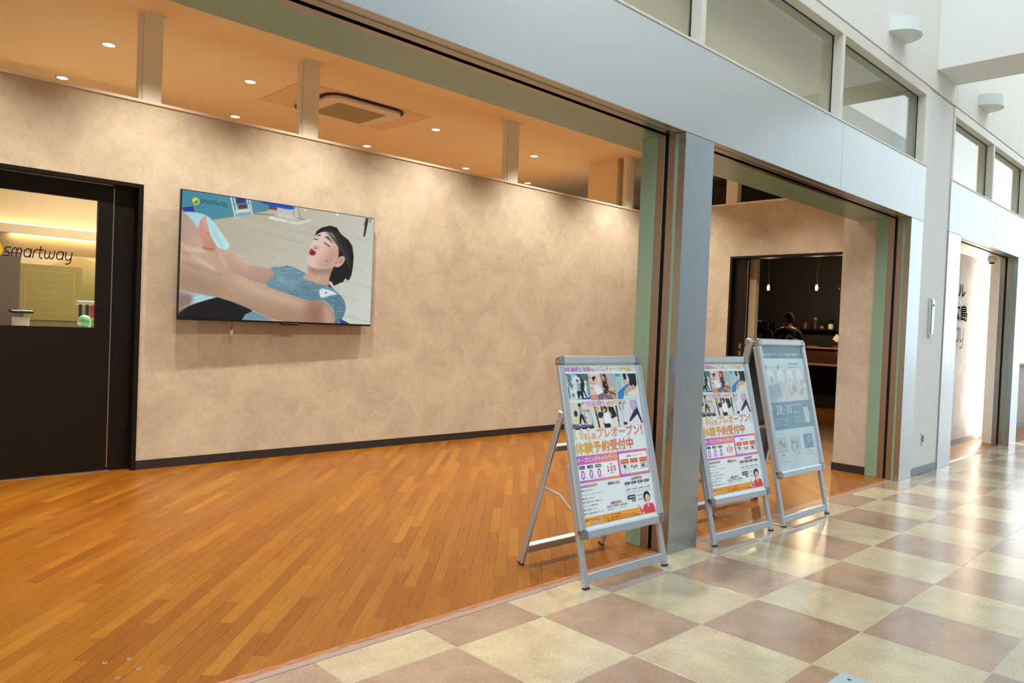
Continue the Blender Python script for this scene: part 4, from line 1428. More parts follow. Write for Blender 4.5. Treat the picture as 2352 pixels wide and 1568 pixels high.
    p.poly([(.55, .1), (.68, 0), (.82, .02), (.86, .3), (.7, .46), (.6, .4)], (170, 172, 214), .005, True)
    p.poly([(.62, .1), (.74, .0), (.72, .28), (.66, .3)], (230, 176, 170), .006)
    p.line((.56, .14), (.46, .72), .05, (226, 186, 170), .004)
    p.poly([(.66, .44), (.84, .3), (.98, .9), (.92, .93), (.8, .56), (.46, .84), (.42, .78)], (36, 42, 60), .004)
    out.append(p)
    return out


def woman_pic():
    p = Pic(40, 40, (255, 255, 255))
    p.disc((.55, .24), .2, (36, 26, 30), .006, 1.25)
    p.disc((.57, .3), .13, (232, 192, 176), .006, 1.2)
    p.line((.52, .36), (.62, .36), .03, (200, 90, 90), .006)
    p.poly([(.5, .42), (.64, .42), (.66, .6), (.58, .74), (.5, .6)], (228, 186, 168), .006)
    p.poly([(.3, .62), (.48, .54), (.57, .76), (.68, .54), (.88, .62), (.95, 1), (.28, 1), (.26, .86), (.16, 1), (.1, 1), (.02, .66), (.1, .64), (.2, .84)], (214, 70, 80), .004)
    p.poly([(.0, .6), (.06, .5), (.14, .64), (.04, .68)], (228, 186, 168), .005)
    return p


def sign_frame(t, Wd, s0, s1, leg_top, cap_chrome=True):
    """snap frame rails + corner caps + front legs, in panel coordinates"""
    hw, rw, dp = Wd / 2, 0.045, 0.022
    for x0, x1, q0, q1 in ((-hw, -hw + rw, s0 + rw, s1 - rw), (hw - rw, hw, s0 + rw, s1 - rw)):
        mb = MB()
        mb.rbox(x0, x1, -0.012, dp * 0.7, q0, q1, 0.007, xf=FX)
        obj('side_rail', mb, M['alu'], t)
    for q0, q1, nm in ((s1 - rw, s1, 'top_rail'), (s0, s0 + rw, 'bottom_rail')):
        mb = MB()
        mb.rbox(-hw + rw, hw - rw, -0.012, dp * 0.7, q0, q1, 0.007, xf=FX)
        obj(nm, mb, M['alu'], t)
    for sx in (-1, 1):
        for q, sg in ((s1, -1), (s0, 1)):
            mb, n = MB(), 7
            cx, cq = sx * (hw - rw), q + sg * rw
            prof = [(cx, cq)] + [(cx + sx * rw * math.cos(math.pi / 2 * k / n), cq - sg * rw * math.sin(math.pi / 2 * k / n)) for k in range(n + 1)]
            V = [FX(x, nn, qq) for nn in (-0.0125, dp * 0.78) for x, qq in prof]
            k = len(prof)
            mb.add(V, [tuple(range(k)), tuple(range(2 * k - 1, k - 1, -1))] + [(i, (i + 1) % k, (i + 1) % k + k, i + k) for i in range(k)])
            obj('corner_cap', mb, M['chrome'], t)
    for sx in (-1, 1):
        x0 = sx * (hw - 0.002) - (0.034 if sx > 0 else 0)
        mb = MB().rbox(x0, x0 + 0.034, -0.036, -0.0125, 0.012, leg_top, 0.003, xf=FX)
        obj('front_leg', mb, M['alu'], t)
        obj('rubber_foot', MB().rbox(x0 - .001, x0 + 0.035, -0.037, -0.0115, 0.002, 0.014, 0.002, xf=FX), M['rubber'], t)
    obj('foot_bar', MB().rbox(-hw + 0.034, hw - 0.034, -0.033, -0.0155, 0.03, 0.075, 0.003, xf=FX), M['alu'], t)


GXT = [('0年連続北海道No.1ジムチェーンが大曲に！', .012), ('月会費3,480円～', .015), ('月会費3,480円～', .055), ('１０', .02), ('月', .02), ('１', .02), ('日', .02), ('プレオープン！', .025),
       ('１０', .05), ('１', .05), ('プレオープン！', .05), ('体験予約受付中', .025), ('オープニングキャンペーン', .02), ('先着', .0), ('１００', .05), ('名限定', .0), ('0', .02), ('円', .0),
       ('体験レッスン', .0), ('体験レッスン', .02), ('入会金', .02), ('事務手数料', .02), ('通常 5,500円', 0), ('ピラティス', .02), ('パワープレート', .02), ('パーソナル', .02), ('※各種レッスン30分', 0),
       ('こんな方におすすめ', .01), ('詳細はこちら', .01), ('お問い合わせ', .01), ('ご利用料金', .01), ('運動不足が気になる', 0), ('ダイエット・シェイプアップしたい', 0), ('腰痛や肩こりがつらい', 0),
       ('身体の状態に合わせて相談したい', 0), ('ピラティスに興味がある', 0), ('個別に指導してほしい', 0), ('医師から運動を勧められている', 0), ('050-3091-6020', 0), ('通話料無料（火～土 10時～19時）', 0),
       ('月会員プラン', .02), ('月2回プラン', 0), ('3,480円', 0), ('4,980円', 0), ('8,980円', 0), ('14,980円', 0), ('税込3,828円', 0), ('ご家族会員', .02), ('都度利用', .02), ('4,500円', 0), ('3,000円', 0),
       ('30分パーソナルジム', .01), ('スマートウェイ北広島', .01), ('住所：北広島市大曲幸町3丁目 インターヴィレッジ1階', .01), ('営業：火曜～土曜 10:00-19:00（プレオープン中は月曜も営業）', .01)]
glyphs(GXT)


def build_poster_sign():
    t = thing('poster_sign', 'a', 'sign')
    Wd, s0, s1 = 0.682, 0.242, 1.182
    sign_frame(t, Wd, s0, s1, 0.62)
    # back stand
    hw = Wd / 2
    hinge = FX(0, -0.03, 0.875)
    fb = (0, 0.50, 0.0)
    d = Vector((0, fb[1] - hinge[1], fb[2] - hinge[2]))
    Lb = d.length
    dn = d.normalized()
    nn = Vector((0, -dn.z, dn.y))

    def bx(x, n, q):
        p = Vector(hinge) + dn * q + nn * n
        return (x, p.y, p.z)
    for sx in (-1, 1):
        x0 = sx * (hw - 0.004) - (0.018 if sx > 0 else 0)
        lg = obj('rear_leg', MB().rbox(x0, x0 + 0.018, -0.018, 0.018, -0.02, Lb - 0.012, 0.003, xf=bx), M['alu'], t)
        mbr = MB()
        for q in (0.02, 0.06, 0.30, 0.34, Lb - 0.11, Lb - 0.07, Lb - 0.03):
            mbr.rbox(x0 - 0.0025, x0 + 0.0205, -0.003, 0.003, q - 0.003, q + 0.003, 0.001, xf=bx)
        obj('rivet', mbr, M['chrome'], lg, kind='stuff')
        obj('rubber_foot', MB().rbox(x0 - .001, x0 + 0.019, -0.019, 0.019, Lb - 0.014, Lb - 0.002, 0.002, xf=bx), M['rubber'], t)
    obj('rear_crossbar', MB().rbox(-hw + .02, hw - .02, -0.018, 0.018, Lb - 0.12, Lb - 0.075, 0.003, xf=bx), M['alu'], t)
    obj('rear_crossbar', MB().rbox(-hw + .02, hw - .02, -0.018, 0.018, 0.17, 0.20, 0.003, xf=bx), M['alu'], t)
    for sx in (-1, 1):
        x = sx * (hw - 0.035)
        a = bx(x, 0, 0.42)
        c = FX(x, -0.03, 0.36)
        mid = (x, (a[1] + c[1]) / 2 + 0.005, (a[2] + c[2]) / 2 + 0.035)
        obj('folding_brace', MB().tube([a, mid], 0.007, 6), M['alu'], t)
        obj('folding_brace', MB().tube([mid, c], 0.007, 6), M['alu'], t)
    obj('back_board', MB().box(-hw + .03, hw - .03, -0.0115, -0.006, s0 + .02, s1 - .02, xf=FX), M['rubber'], t)

    # poster
    U0, UW = -0.2915, 0.583
    VT = s1 - 0.05

    def pl(u, v, n=0.0): return FX(U0 + u * UW, n, VT - v * UW)
    po = obj('poster', MB().box(U0 - .02, U0 + UW + .02, -0.005, -0.001, s0 + .03, s1 - .03, xf=FX), M['paper'], t)
    pics = gym_pics()
    pp = [((0, .078), (.302, .080), (0, .312)), ((.306, .081), (.658, .082), (.306, .325)), ((.662, .084), (.993, .086), (.662, .328)),
          ((0, .336), (.29, .336), (0, .582)), ((.30, .385), (.647, .385), (.30, .587)), ((.65, .342), (1.0, .342), (.65, .589))]
    for p, (a, c, d2) in zip(pics, pp):
        f = lambda u, v, a=a, c=c, d2=d2: pl(a[0] + u * (c[0] - a[0]) + v * (d2[0] - a[0]), a[1] + u * (c[1] - a[1]) + v * (d2[1] - a[1]), 0.0002)
        link('photo', p.grid('photo', f, M['print']), po)
    g = MB()
    R_ = lambda a, b2, c, d2, n, col, col2=None, r=0.0: rect(g, a, b2, c, d2, n, pl, col, col2, r)
    wht, dk, ink = (236, 242, 244), (40, 44, 60), (70, 78, 92)
    R_(.002, .815, .552, .893, .0003, PUR, ORA); R_(.002, .815, .004, 1.05, .0002, PUR)
    R_(.0, .893, .552, 1.05, .00025, PUR, ORA); R_(.0, .893, .542, 1.03, .0004, wht, None, .012)
    R_(.552, .815, .993, 1.05, .0003, PUR, (224, 130, 130)); R_(.572, .839, .98, 1.026, .0004, wht, None, .018)
    for i, x in enumerate((.586, .72, .859)):
        R_(x, .894, x + .113, .934, .0006, (226, 90, 40))
    for i, x in enumerate((.015, .125, .232)):
        R_(x, .903, x + .082, .929, .0006, dk, None, .012)
    for u0, v0, u1, v1 in ((.004, 1.078, .225, 1.09), (.366, 1.088, .535, 1.10), (.372, 1.262, .527, 1.275), (.70, 1.078, .858, 1.09)):
        R_(u0, v0, u1, v1, .0005, PUR, YEL)
    for x in (.597, .69, .784, .879): R_(x, 1.103, x + .078, 1.125, .0006, dk, None, .009)
    R_(.611, 1.225, .725, 1.262, .0006, dk, None, .008); R_(.667, 1.268, .724, 1.287, .0006, dk, None, .008)
    R_(.6, 1.205, .98, 1.207, .0006, (170, 180, 190))
    R_(.002, 1.348, .80, 1.42, .0004, (238, 158, 52)); R_(.254, 1.352, .257, 1.412, .0006, (120, 80, 30))
    R_(.8, 1.372, .998, 1.42, .0003, (238, 158, 52))
    obj('print_blocks', g, M['print'], po, colors=True)
    T = MB()

    def tx(s, off, box, c, c2=None, span=None, n=.0009): put_text(T, s, off, box, n, pl, c, c2, span)
    tx('0年連続北海道No.1ジムチェーンが大曲に！', .012, (.006, .016, .985, .060), PUR, YEL)
    tx('月会費3,480円～', .055, (.215, .328, .752, .387), wht, n=.0007); tx('月会費3,480円～', .015, (.22, .332, .748, .383), PUR, YEL)
    tx('１０', .05, (.004, .577, .140, .672), wht, n=.0007); tx('１', .05, (.19, .577, .235, .680), wht, n=.0007); tx('プレオープン！', .05, (.305, .575, .972, .678), wht, n=.0007)
    sp = (.0, .97)
    tx('１０', .02, (.01, .583, .133, .666), YEL, COR, sp); tx('月', .02, (.144, .625, .177, .676), YEL, COR, sp); tx('１', .02, (.194, .583, .229, .674), YEL, COR, sp)
    tx('日', .02, (.248, .626, .293, .677), YEL, COR, sp); tx('プレオープン！', .025, (.312, .582, .966, .672), YEL, COR, sp)
    tx('体験予約受付中', .025, (.011, .697, .802, .797), YEL, COR, (0, .8))
    tx('オープニングキャンペーン', .02, (.008, .833, .545, .875), wht)
    tx('先着', .0, (.425, .909, .462, .924), ink); tx('１００', .05, (.388, .934, .503, .980), (206, 24, 84)); tx('名限定', .0, (.42, .99, .48, 1.003), ink)
    for x in (.036, .145, .252):
        tx('0', .02, (x, .942, x + .045, 1.022), PUR); tx('円', .0, (x + .055, 1.004, x + .078, 1.02), PUR)
        tx('通常 5,500円', 0, (x - .012, .932, x + .06, .938), ink)
    for s, x in (('体験レッスン', .022), ('入会金', .14), ('事務手数料', .243)): tx(s, .02, (x, .909, x + .064, .922), wht, n=.001)
    tx('体験レッスン', .0, (.675, .856, .85, .878), ink); tx('※各種レッスン30分', 0, (.87, .862, .91, .87), ink)
    for s, x in (('ピラティス', .6), ('パワープレート', .73), ('パーソナル', .872)): tx(s, .02, (x, .906, x + .085, .92), wht, n=.001)
    tx('※各種レッスン30分', 0, (.59, 1.006, .72, 1.012), ink); tx('※各種レッスン30分', 0, (.59, 1.015, .7, 1.02), ink)
    tx('こんな方におすすめ', .01, (.006, 1.064, .226, 1.084), ink); tx('詳細はこちら', .01, (.37, 1.072, .532, 1.094), ink)
    tx('お問い合わせ', .01, (.375, 1.248, .524, 1.268), ink); tx('ご利用料金', .01, (.705, 1.064, .853, 1.084), ink)
    for s, v, u1 in (('運動不足が気になる', 1.108, .16), ('ダイエット・シェイプアップしたい', 1.144, .291), ('腰痛や肩こりがつらい', 1.177, .178), ('身体の状態に合わせて相談したい', 1.209, .275),
                     ('ピラティスに興味がある', 1.241, .204), ('個別に指導してほしい', 1.273, .19), ('医師から運動を勧められている', 1.307, .262)):
        tx(s, 0, (.006, v, u1, v + .016), ink)
    tx('050-3091-6020', 0, (.313, 1.281, .595, 1.300), ink); tx('通話料無料（火～土 10時～19時）', 0, (.32, 1.309, .585, 1.321), (120, 130, 140))
    for i, (x, s) in enumerate(((.6, '3,480円'), (.692, '4,980円'), (.787, '8,980円'), (.882, '14,980円'))):
        tx('月会員プラン', .02, (x + .005, 1.109, x + .064, 1.119), wht, n=.001); tx('月2回プラン', 0, (x + .005, 1.135, x + .066, 1.142), (120, 130, 140))
        tx(s, 0, (x, 1.164, x + .072, 1.182), ink); tx('税込3,828円', 0, (x, 1.19, x + .066, 1.198), (120, 130, 140))
    tx('ご家族会員', .02, (.62, 1.236, .716, 1.25), wht, n=.001); tx('都度利用', .02, (.674, 1.273, .717, 1.282), wht, n=.001)
    tx('4,500円', 0, (.75, 1.23, .825, 1.246), ink); tx('3,000円', 0, (.75, 1.27, .828, 1.285), ink)
    tx('30分パーソナルジム', .01, (.008, 1.362, .196, 1.378), (28, 24, 26)); put_stroke(T, 'smartway', (.07, 1.386, .242, 1.424), .0011, pl, wht, .16); put_stroke(T, 'smartway', (.07, 1.386, .242, 1.424), .0010, pl, (60, 50, 44), .30)
    tx('スマートウェイ北広島', .01, (.272, 1.360, .48, 1.374), (28, 40, 60)); tx('住所：北広島市大曲幸町3丁目 インターヴィレッジ1階', .01, (.287, 1.384, .685, 1.395), (36, 26, 20))
    tx('営業：火曜～土曜 10:00-19:00（プレオープン中は月曜も営業）', .01, (.293, 1.402, .745, 1.414), (36, 26, 20))
    crescent_logo(T, .042, 1.404, .018, .0009, pl, (250, 206, 60))
    obj('lettering', T, M['print'], po, colors=True)
    # small pictures in the lesson box and the smiling person
    for i, x in enumerate((.588, .72, .86)):
        p = Pic(22, 12, ((214, 220, 224), (230, 220, 214), (180, 196, 204))[i], 2)
        for q in range(5): p.disc((rng.uniform(.15, .85), rng.uniform(.3, .8)), .14, ((30, 34, 44), (226, 190, 170), (236, 236, 236), (40, 70, 90), (90, 60, 50))[q], .02, 1.4)
        f = lambda u, v, x=x: pl(x + u * .113, .935 + v * .064, .0006)
        link('photo', p.grid('photo', f, M['print']), po)
    p = woman_pic()
    a = p.a
    me = p.grid('cutout', lambda u, v: pl(.75 + u * .248, 1.215 + v * .200, .0012), M['print'])
    # drop the white background so the poster shows around the person
    cols = np.empty(len(me.vertices) * 4, np.float32)
    me.color_attributes['Col'].data.foreach_get('color', cols)
    cols = cols.reshape(-1, 4)[:, :3]
    bm = bmesh.new(); bm.from_mesh(me); bm.verts.ensure_lookup_table()
    kill = [f2 for f2 in bm.faces if all(cols[v.index].min() > 0.9 for v in f2.verts)]
    bmesh.ops.delete(bm, geom=kill, context='FACES'); bm.to_mesh(me); bm.free()
    link('cutout_person', me, po)
    return t


s1 = build_poster_sign()
s1.location = (1.249, -0.118, 0)
s1.rotation_euler = (0, 0, math.radians(-2.2))
tag(s1, 'aluminium poster stand nearest the viewer, left of the steel pillar', 'sign', 'gym poster stands')
s2 = copy_tree(s1)
s2.location = (2.462, -0.122, 0)
s2.rotation_euler = (0, 0, math.radians(-3.4))
tag(s2, 'aluminium poster stand partly hidden behind the steel pillar', 'sign', 'gym poster stands')

# third stand: folding A-frame, day service poster with glare mixed into its colours
GX3 = [('共生型デイサービス 内覧会 開催中！', .012), ('北広島市大曲に', 0), ('2024年10月オープン', 0), ('共生型デイサービス', 0), ('9', 0), ('28', .0), ('30', .0), ('-', 0), ('参加特典プレゼント', .01), ('事前予約不要', 0), ('マイボトル', .01), ('エコバッグ', .01),
       ('見学と体験ができます', 0), ('ご家族もどうぞ', 0), ('10:00～16:00', 0), ('運動', 0), ('食事', 0), ('相談', 0), ('専門スタッフ', 0), ('送迎あり', 0), ('会場 大曲幸町', 0)]
glyphs(GX3)
s3 = thing('folding_sign', 'folding aluminium sign with a blue day service poster, glare painted into its colours', 'sign', (3.279, -0.158, 0), math.radians(-1.2))
TH = math.atan2(0.285, 1.262)
FX = panel_xf()
Wd3, t0, t1 = 0.696, 0.328, 1.305
sign_frame(s3, Wd3, t0, t1, t1 - 0.05)


def FB(x, n, q):
    p = FX(x, n, q)
    return (p[0], 0.63 - p[1], p[2])


hw = Wd3 / 2
obj('back_board', MB().box(-hw + .03, hw - .03, -0.0115, -0.006, t0 + .02, t1 - .02, xf=FX), M['rubber'], s3)
bk = plain('grey_back_panel', (74, 76, 84), 0.5)
obj('rear_panel', MB().rbox(-hw + .01, hw - .01, -0.012, 0.004, t0, t1 - 0.02, 0.003, xf=FB), bk, s3)
mb = MB()
for sx in (-1, 1):
    x0 = sx * hw - (0.034 if sx > 0 else 0)
    mb = MB().rbox(x0, x0 + 0.034, -0.036, 0.012, 0.012, t1 - 0.01, 0.003, xf=FB)
    obj('rear_leg', mb, M['alu'], s3)
    obj('rubber_foot', MB().rbox(x0 - .001, x0 + 0.035, -0.037, 0.013, 0.002, 0.014, 0.002, xf=FB), M['rubber'], s3)
    top = FX(0, -0.03, t1 - 0.02)
    obj('hinge', MB().tube([(sx * (hw - 0.045) - 0.02, 0.315, top[2] + 0.008), (sx * (hw - 0.045) + 0.02, 0.315, top[2] + 0.008)], 0.03, 14), M['chrome'], s3, smooth=True)
obj('rear_top_rail', MB().rbox(-hw, hw, -0.012, 0.022, t1 - 0.045, t1, 0.006, xf=FB), M['alu'], s3)
obj('rear_foot_bar', MB().rbox(-hw + .034, hw - .034, -0.033, -0.0155, 0.03, 0.075, 0.003, xf=FB), M['alu'], s3)
obj('spreader_bar', MB().rbox(-hw + 0.01, hw - 0.01, -0.05, -0.037, 0.62, 0.645, 0.002, xf=FB), plain('brass_strip', (176, 140, 86), 0.4, 0.6), s3)
po = obj('poster', MB().box(-hw + .03, hw - .03, -0.005, -0.001, t0 + .03, t1 - .03, xf=FX), plain('glare_washed_poster', (214, 228, 232), 0.4), s3)  # paper and print lightened to stand in for glare on the cover
UW, U0, VT = 0.606, -0.303, t1 - 0.047


def pl3(u, v, n=0.0): return FX(U0 + u * UW, n, VT - v * UW)


g = MB()
rect(g, 0, 0, 1, .148, .0003, pl3, (92, 136, 146))
rect(g, 0, .668, .985, .99, .0003, pl3, (126, 158, 174))
rect(g, .64, .73, .87, .745, .0004, pl3, (150, 178, 190))
rect(g, .09, .81, .38, .813, .0005, pl3, (160, 196, 206))
for x, c in ((.03, (188, 202, 206)), (.37, (200, 202, 204)), (.69, (120, 158, 176))): rect(g, x, 1.075, x + .225, 1.245, .0004, pl3, c)
obj('print_blocks', g, M['print'], po, colors=True)
T = MB()


def tx3(s, off, box, c): put_text(T, s, off, box, .0008, pl3, c)


wt, gr = (226, 236, 238), (130, 146, 152)
tx3('共生型デイサービス 内覧会 開催中！', .012, (.03, .085, .9, .125), wt)
tx3('北広島市大曲に', 0, (.57, .205, .87, .232), gr); tx3('2024年10月オープン', 0, (.57, .247, .92, .272), gr)
for x in (.06, .34): tx3('共生型デイサービス', 0, (x + .02, .245, x + .2, .262), (170, 186, 190))
tx3('9', 0, (.04, .715, .07, .76), wt); tx3('28', 0, (.13, .71, .27, .81), wt); tx3('-', 0, (.30, .76, .34, .768), wt); tx3('30', 0, (.37, .71, .5, .81), wt)
tx3('参加特典プレゼント', .01, (.53, .705, .93, .725), wt); tx3('事前予約不要', 0, (.55, .79, .70, .82), wt); tx3('マイボトル', .01, (.55, .855, .68, .885), wt); tx3('エコバッグ', .01, (.55, .895, .78, .925), wt)
for k, s in enumerate(('見学と体験ができます', 'ご家族もどうぞ', '10:00～16:00')): tx3(s, 0, (.05, .86 + .035 * k, .4 - .03 * k, .88 + .035 * k), wt)
for x, s in ((.06, '運動'), (.42, '食事'), (.72, '相談')):
    tx3('専門スタッフ', 0, (x, 1.035, x + .18, 1.05), (180, 192, 198)); tx3(s, 0, (x + .05, 1.27, x + .12, 1.29), gr); tx3('送迎あり', 0, (x, 1.305, x + .16, 1.32), (180, 192, 198))
tx3('会場 大曲幸町', 0, (.05, 1.35, .28, 1.365), (180, 192, 198))
for x in (.045, .335): crescent_logo(T, x, .255, .026, .0008, pl3, (90, 160, 150))
obj('lettering', T, M['print'], po, colors=True)
p = Pic(90, 40, (212, 220, 220), 2)
p.grad([(0, 0), (1, 0), (1, 1), (0, 1)], (204, 214, 214), (222, 218, 214), (0, 0, 1, .4))
for k in range(4): p.poly([(.06 + .24 * k, .02), (.2 + .24 * k, .02), (.2 + .24 * k, .34), (.06 + .24 * k, .36)], (228, 236, 238), .01)
for k in range(3): p.line((.25 + .24 * k, 0), (.25 + .24 * k, .45), .03, (180, 190, 192), .006)
p.poly([(0, .52), (.3, .42), (.34, .6), (0, .78)], (176, 182, 182), .01); p.poly([(0, .7), (.3, .56), (.34, .66), (.02, .92)], (150, 186, 192), .01)
p.poly([(.02, .9), (.32, .68), (.36, .8), (.1, 1)], (168, 196, 200), .01)
for k in range(16): p.disc((rng.uniform(.35, .98), rng.uniform(.3, .8)), rng.uniform(.03, .08), ((190, 176, 170), (160, 176, 182), (226, 226, 226), (200, 190, 186))[k % 4], .02, 1.3)
for k in range(8): p.line((rng.uniform(.3, .9), rng.uniform(.3, .6)), (rng.uniform(.3, .9), rng.uniform(.6, 1)), .02, (170, 180, 184), .006)
p.disc((.14, .3), .09, (158, 186, 178), .03)
link('photo', p.grid('photo', lambda u, v: pl3(.01 + u * .97, .285 + v * .385, .0003), M['print']), po)
p = Pic(24, 30, (126, 158, 174))
p.poly([(.1, .1), (.8, .1), (.86, .9), (.2, .92)], (206, 216, 218), .02); p.poly([(.12, .0), (.8, .0), (.8, .14), (.12, .14)], (130, 130, 140), .02); p.disc((.86, .5), .16, (186, 204, 210), .03)
link('photo', p.grid('photo', lambda u, v: pl3(.78 + u * .17, .72 + v * .24, .0005), M['print']), po)
p = Pic(20, 18, (120, 158, 176)); p.disc((.6, .4), .25, (176, 196, 206), .03); p.disc((.6, .4), .13, (120, 150, 168), .03)
link('photo', p.grid('photo', lambda u, v: pl3(.69 + u * .225, 1.075 + v * .17, .0006), M['print']), po)
for x in (.03, .37):
    p = Pic(20, 18, (196, 206, 208))
    for k in range(5): p.disc((rng.uniform(.2, .8), rng.uniform(.2, .8)), .14, ((150, 166, 172), (214, 196, 186), (226, 228, 228), (140, 170, 180), (180, 160, 150))[k], .03)
    link('photo', p.grid('photo', lambda u, v, x=x: pl3(x + u * .225, 1.075 + v * .17, .0006), M['print']), po)
obj('cover_sheet', MB().box(-hw + .04, hw - .04, 0.002, 0.0026, t0 + .04, t1 - .04, xf=FX), M['film'], s3)

# ---------------------------------------------------------------- small things on the floor
anch = plain('anchor_brass', (170, 168, 160), 0.35, 0.8)
for (x, y), lb in zip(((-1.089, 0.508), (-1.012, 0.488), (-1.011, 0.388), (-1.088, 0.359)),
                      ('far left', 'far right', 'near right', 'near left')):
    t = thing('floor_anchor', 'small metal floor anchor, %s of the four set in the planks' % lb, 'anchor', (x, y, 0.0), group='four floor anchors in the planks')
    obj('ring', MB().lathe([(0.004, 0.0002), (0.0045, 0.0012), (0.0085, 0.0012), (0.0095, 0.0002)], 16), anch, t, smooth=True)
    obj('socket', MB().lathe([(0.0044, 0.0003), (0.0044, 0.0006)], 12), M['black'], t)
t = thing('floor_hatch', 'grey blue floor cover plate at the bottom of the picture', 'hatch', (0.76, -1.55, 0))
obj('plate', MB().rbox(-0.255, 0.255, -0.245, 0.245, 0.0002, 0.004, 0.0015), plain('grey_blue_plate', (150, 168, 178), 0.3), t)
mb = MB()
for k in range(2): mb.lathe([(0.007, 0.004), (0.007, 0.0046)], 12, at=(0.21 - 0.42 * k, 0.2, 0))
obj('screw', mb, M['rubber'], t, kind='stuff')

# ---------------------------------------------------------------- doorway to the bar
d2 = structure('door_2', 'dark framed doorway with sliding leaf pushed aside', 'door')
mb = MB()
mb.box(EX - 0.02, EX + 0.13, ED1 - 0.03, ED1, 0, EDZ)
mb.box(EX - 0.02, EX + 0.13, ED0, ED1 - 0.03, EDZ - 0.03, EDZ)
mb.box(EX - 0.02, EX + 0.13, ED0, ED0 + 0.03, 0, EDZ - 0.03)
obj('door_frame', mb, M['dark_frame'], d2)
leaf = obj('door_leaf', MB().rbox(EX + 0.04, EX + 0.085, 2.325, ED1 - 0.031, 0.01, EDZ - 0.032, 0.003), M['dark_wood'], d2)
brass = plain('old_brass', (150, 124, 84), 0.35, 0.8)
obj('lock_plate', MB().rbox(EX + 0.036, EX + 0.0395, 2.37, 2.405, 1.13, 1.19, 0.001), brass, leaf)
obj('lock_plate', MB().rbox(EX + 0.036, EX + 0.0395, 2.37, 2.405, 1.04, 1.10, 0.001), brass, leaf)
obj('edge_strip', MB().rbox(EX + 0.038, EX + 0.087, 2.318, 2.3245, 0.02, EDZ - 0.05, 0.001), M['jamb'], d2)
structure('wall_jamb', 'narrow cream wall end just inside the bar doorway', 'wall', MB().box(6.97, 7.05, 2.3, 2.40, 0, 2.9), cream)

dkwall = plain('near_black_wall', (30, 24, 27), 0.75)
structure('wall_bar', 'near black back wall of the bar room', 'wall', MB().box(12.8, 12.9, 0.7, 7.6, 0, CEIL), dkwall)
structure('wall_bar_side', 'dark side wall of the bar room', 'wall', MB().box(7.06, 12.8, 7.5, 7.6, 0, CEIL), dkwall)
structure('wall_bar_near', 'dark near side wall of the bar room', 'wall', MB().box(6.86, 12.8, 0.66, 0.76, 0, CEIL), dkwall)
structure('wall_side_reflector', 'unseen cream panel added to brighten the ceiling behind the partition', 'wall', MB().box(6.90, 6.965, 4.06, 7.5, 0, 2.9), M['ceil'])  # unseen panel added to bounce light onto the dim ceiling corner
structure('wall_bar_end', 'dark end wall of the bar room', 'wall', MB().box(6.97, 7.06, 2.41, 7.5, 0, 2.9), dkwall)
structure('ceiling_bar', 'dark lowered ceiling of the bar room', 'ceiling', MB().box(6.86, 12.8, 0.76, 7.5, 2.9, 2.96), dkwall)
# back shelf
sh = thing('bar_shelf', 'long dark shelf on the black wall carrying jars', 'shelf', (12.55, 4.2, 1.46))
obj('board', MB().rbox(-0.15, 0.245, -1.0, 1.6, 0, 0.03, 0.003), M['dark_frame'], sh)
obj('cabinet_front', MB().box(0.05, 0.244, -1.0, 1.6, -1.46, -0.001), dkwall, sh)
# counter
rb = [plain('plank_brown_%d' % k, c, 0.5) for k, c in enumerate(((110, 62, 34), (84, 46, 26), (130, 78, 44), (70, 38, 24)))]
edge = plain('raw_wood_edge', (178, 130, 84), 0.5)
ct = thing('bar_counter', 'dark bar counter faced with brown wooden planks', 'counter', (12.0, 3.9, 0))
obj('top_board', MB().rbox(-0.05, 0.45, -1.2, 1.4, 1.11, 1.137, 0.004), edge, ct)
for r_ in range(3):
    y = -1.18 - 0.25 * r_
    while y < 1.38:
        l_ = random.uniform(0.45, 0.75)
        y1_ = min(y + l_, 1.38)
        if y1_ > -1.18: obj('plank', MB().rbox(0.0, 0.024, max(y, -1.18) + .002, y1_ - .002, 0.836 + 0.091 * r_, 0.924 + 0.091 * r_, 0.003), rb[random.randrange(4)], ct)
        y = y1_
obj('ledge', MB().rbox(-0.28, 0.02, -1.2, 1.4, 0.80, 0.832, 0.004), edge, ct)
obj('base_panel', MB().box(0.03, 0.4, -1.18, 1.38, 0, 1.109), dkwall, ct)

gl = glass_mat('glassware', (0.84, 0.80, 0.74), 2.6)
amber = plain('amber_glow', (255, 200, 120), 0.5, emit=(255, 200, 120), estr=14.0)
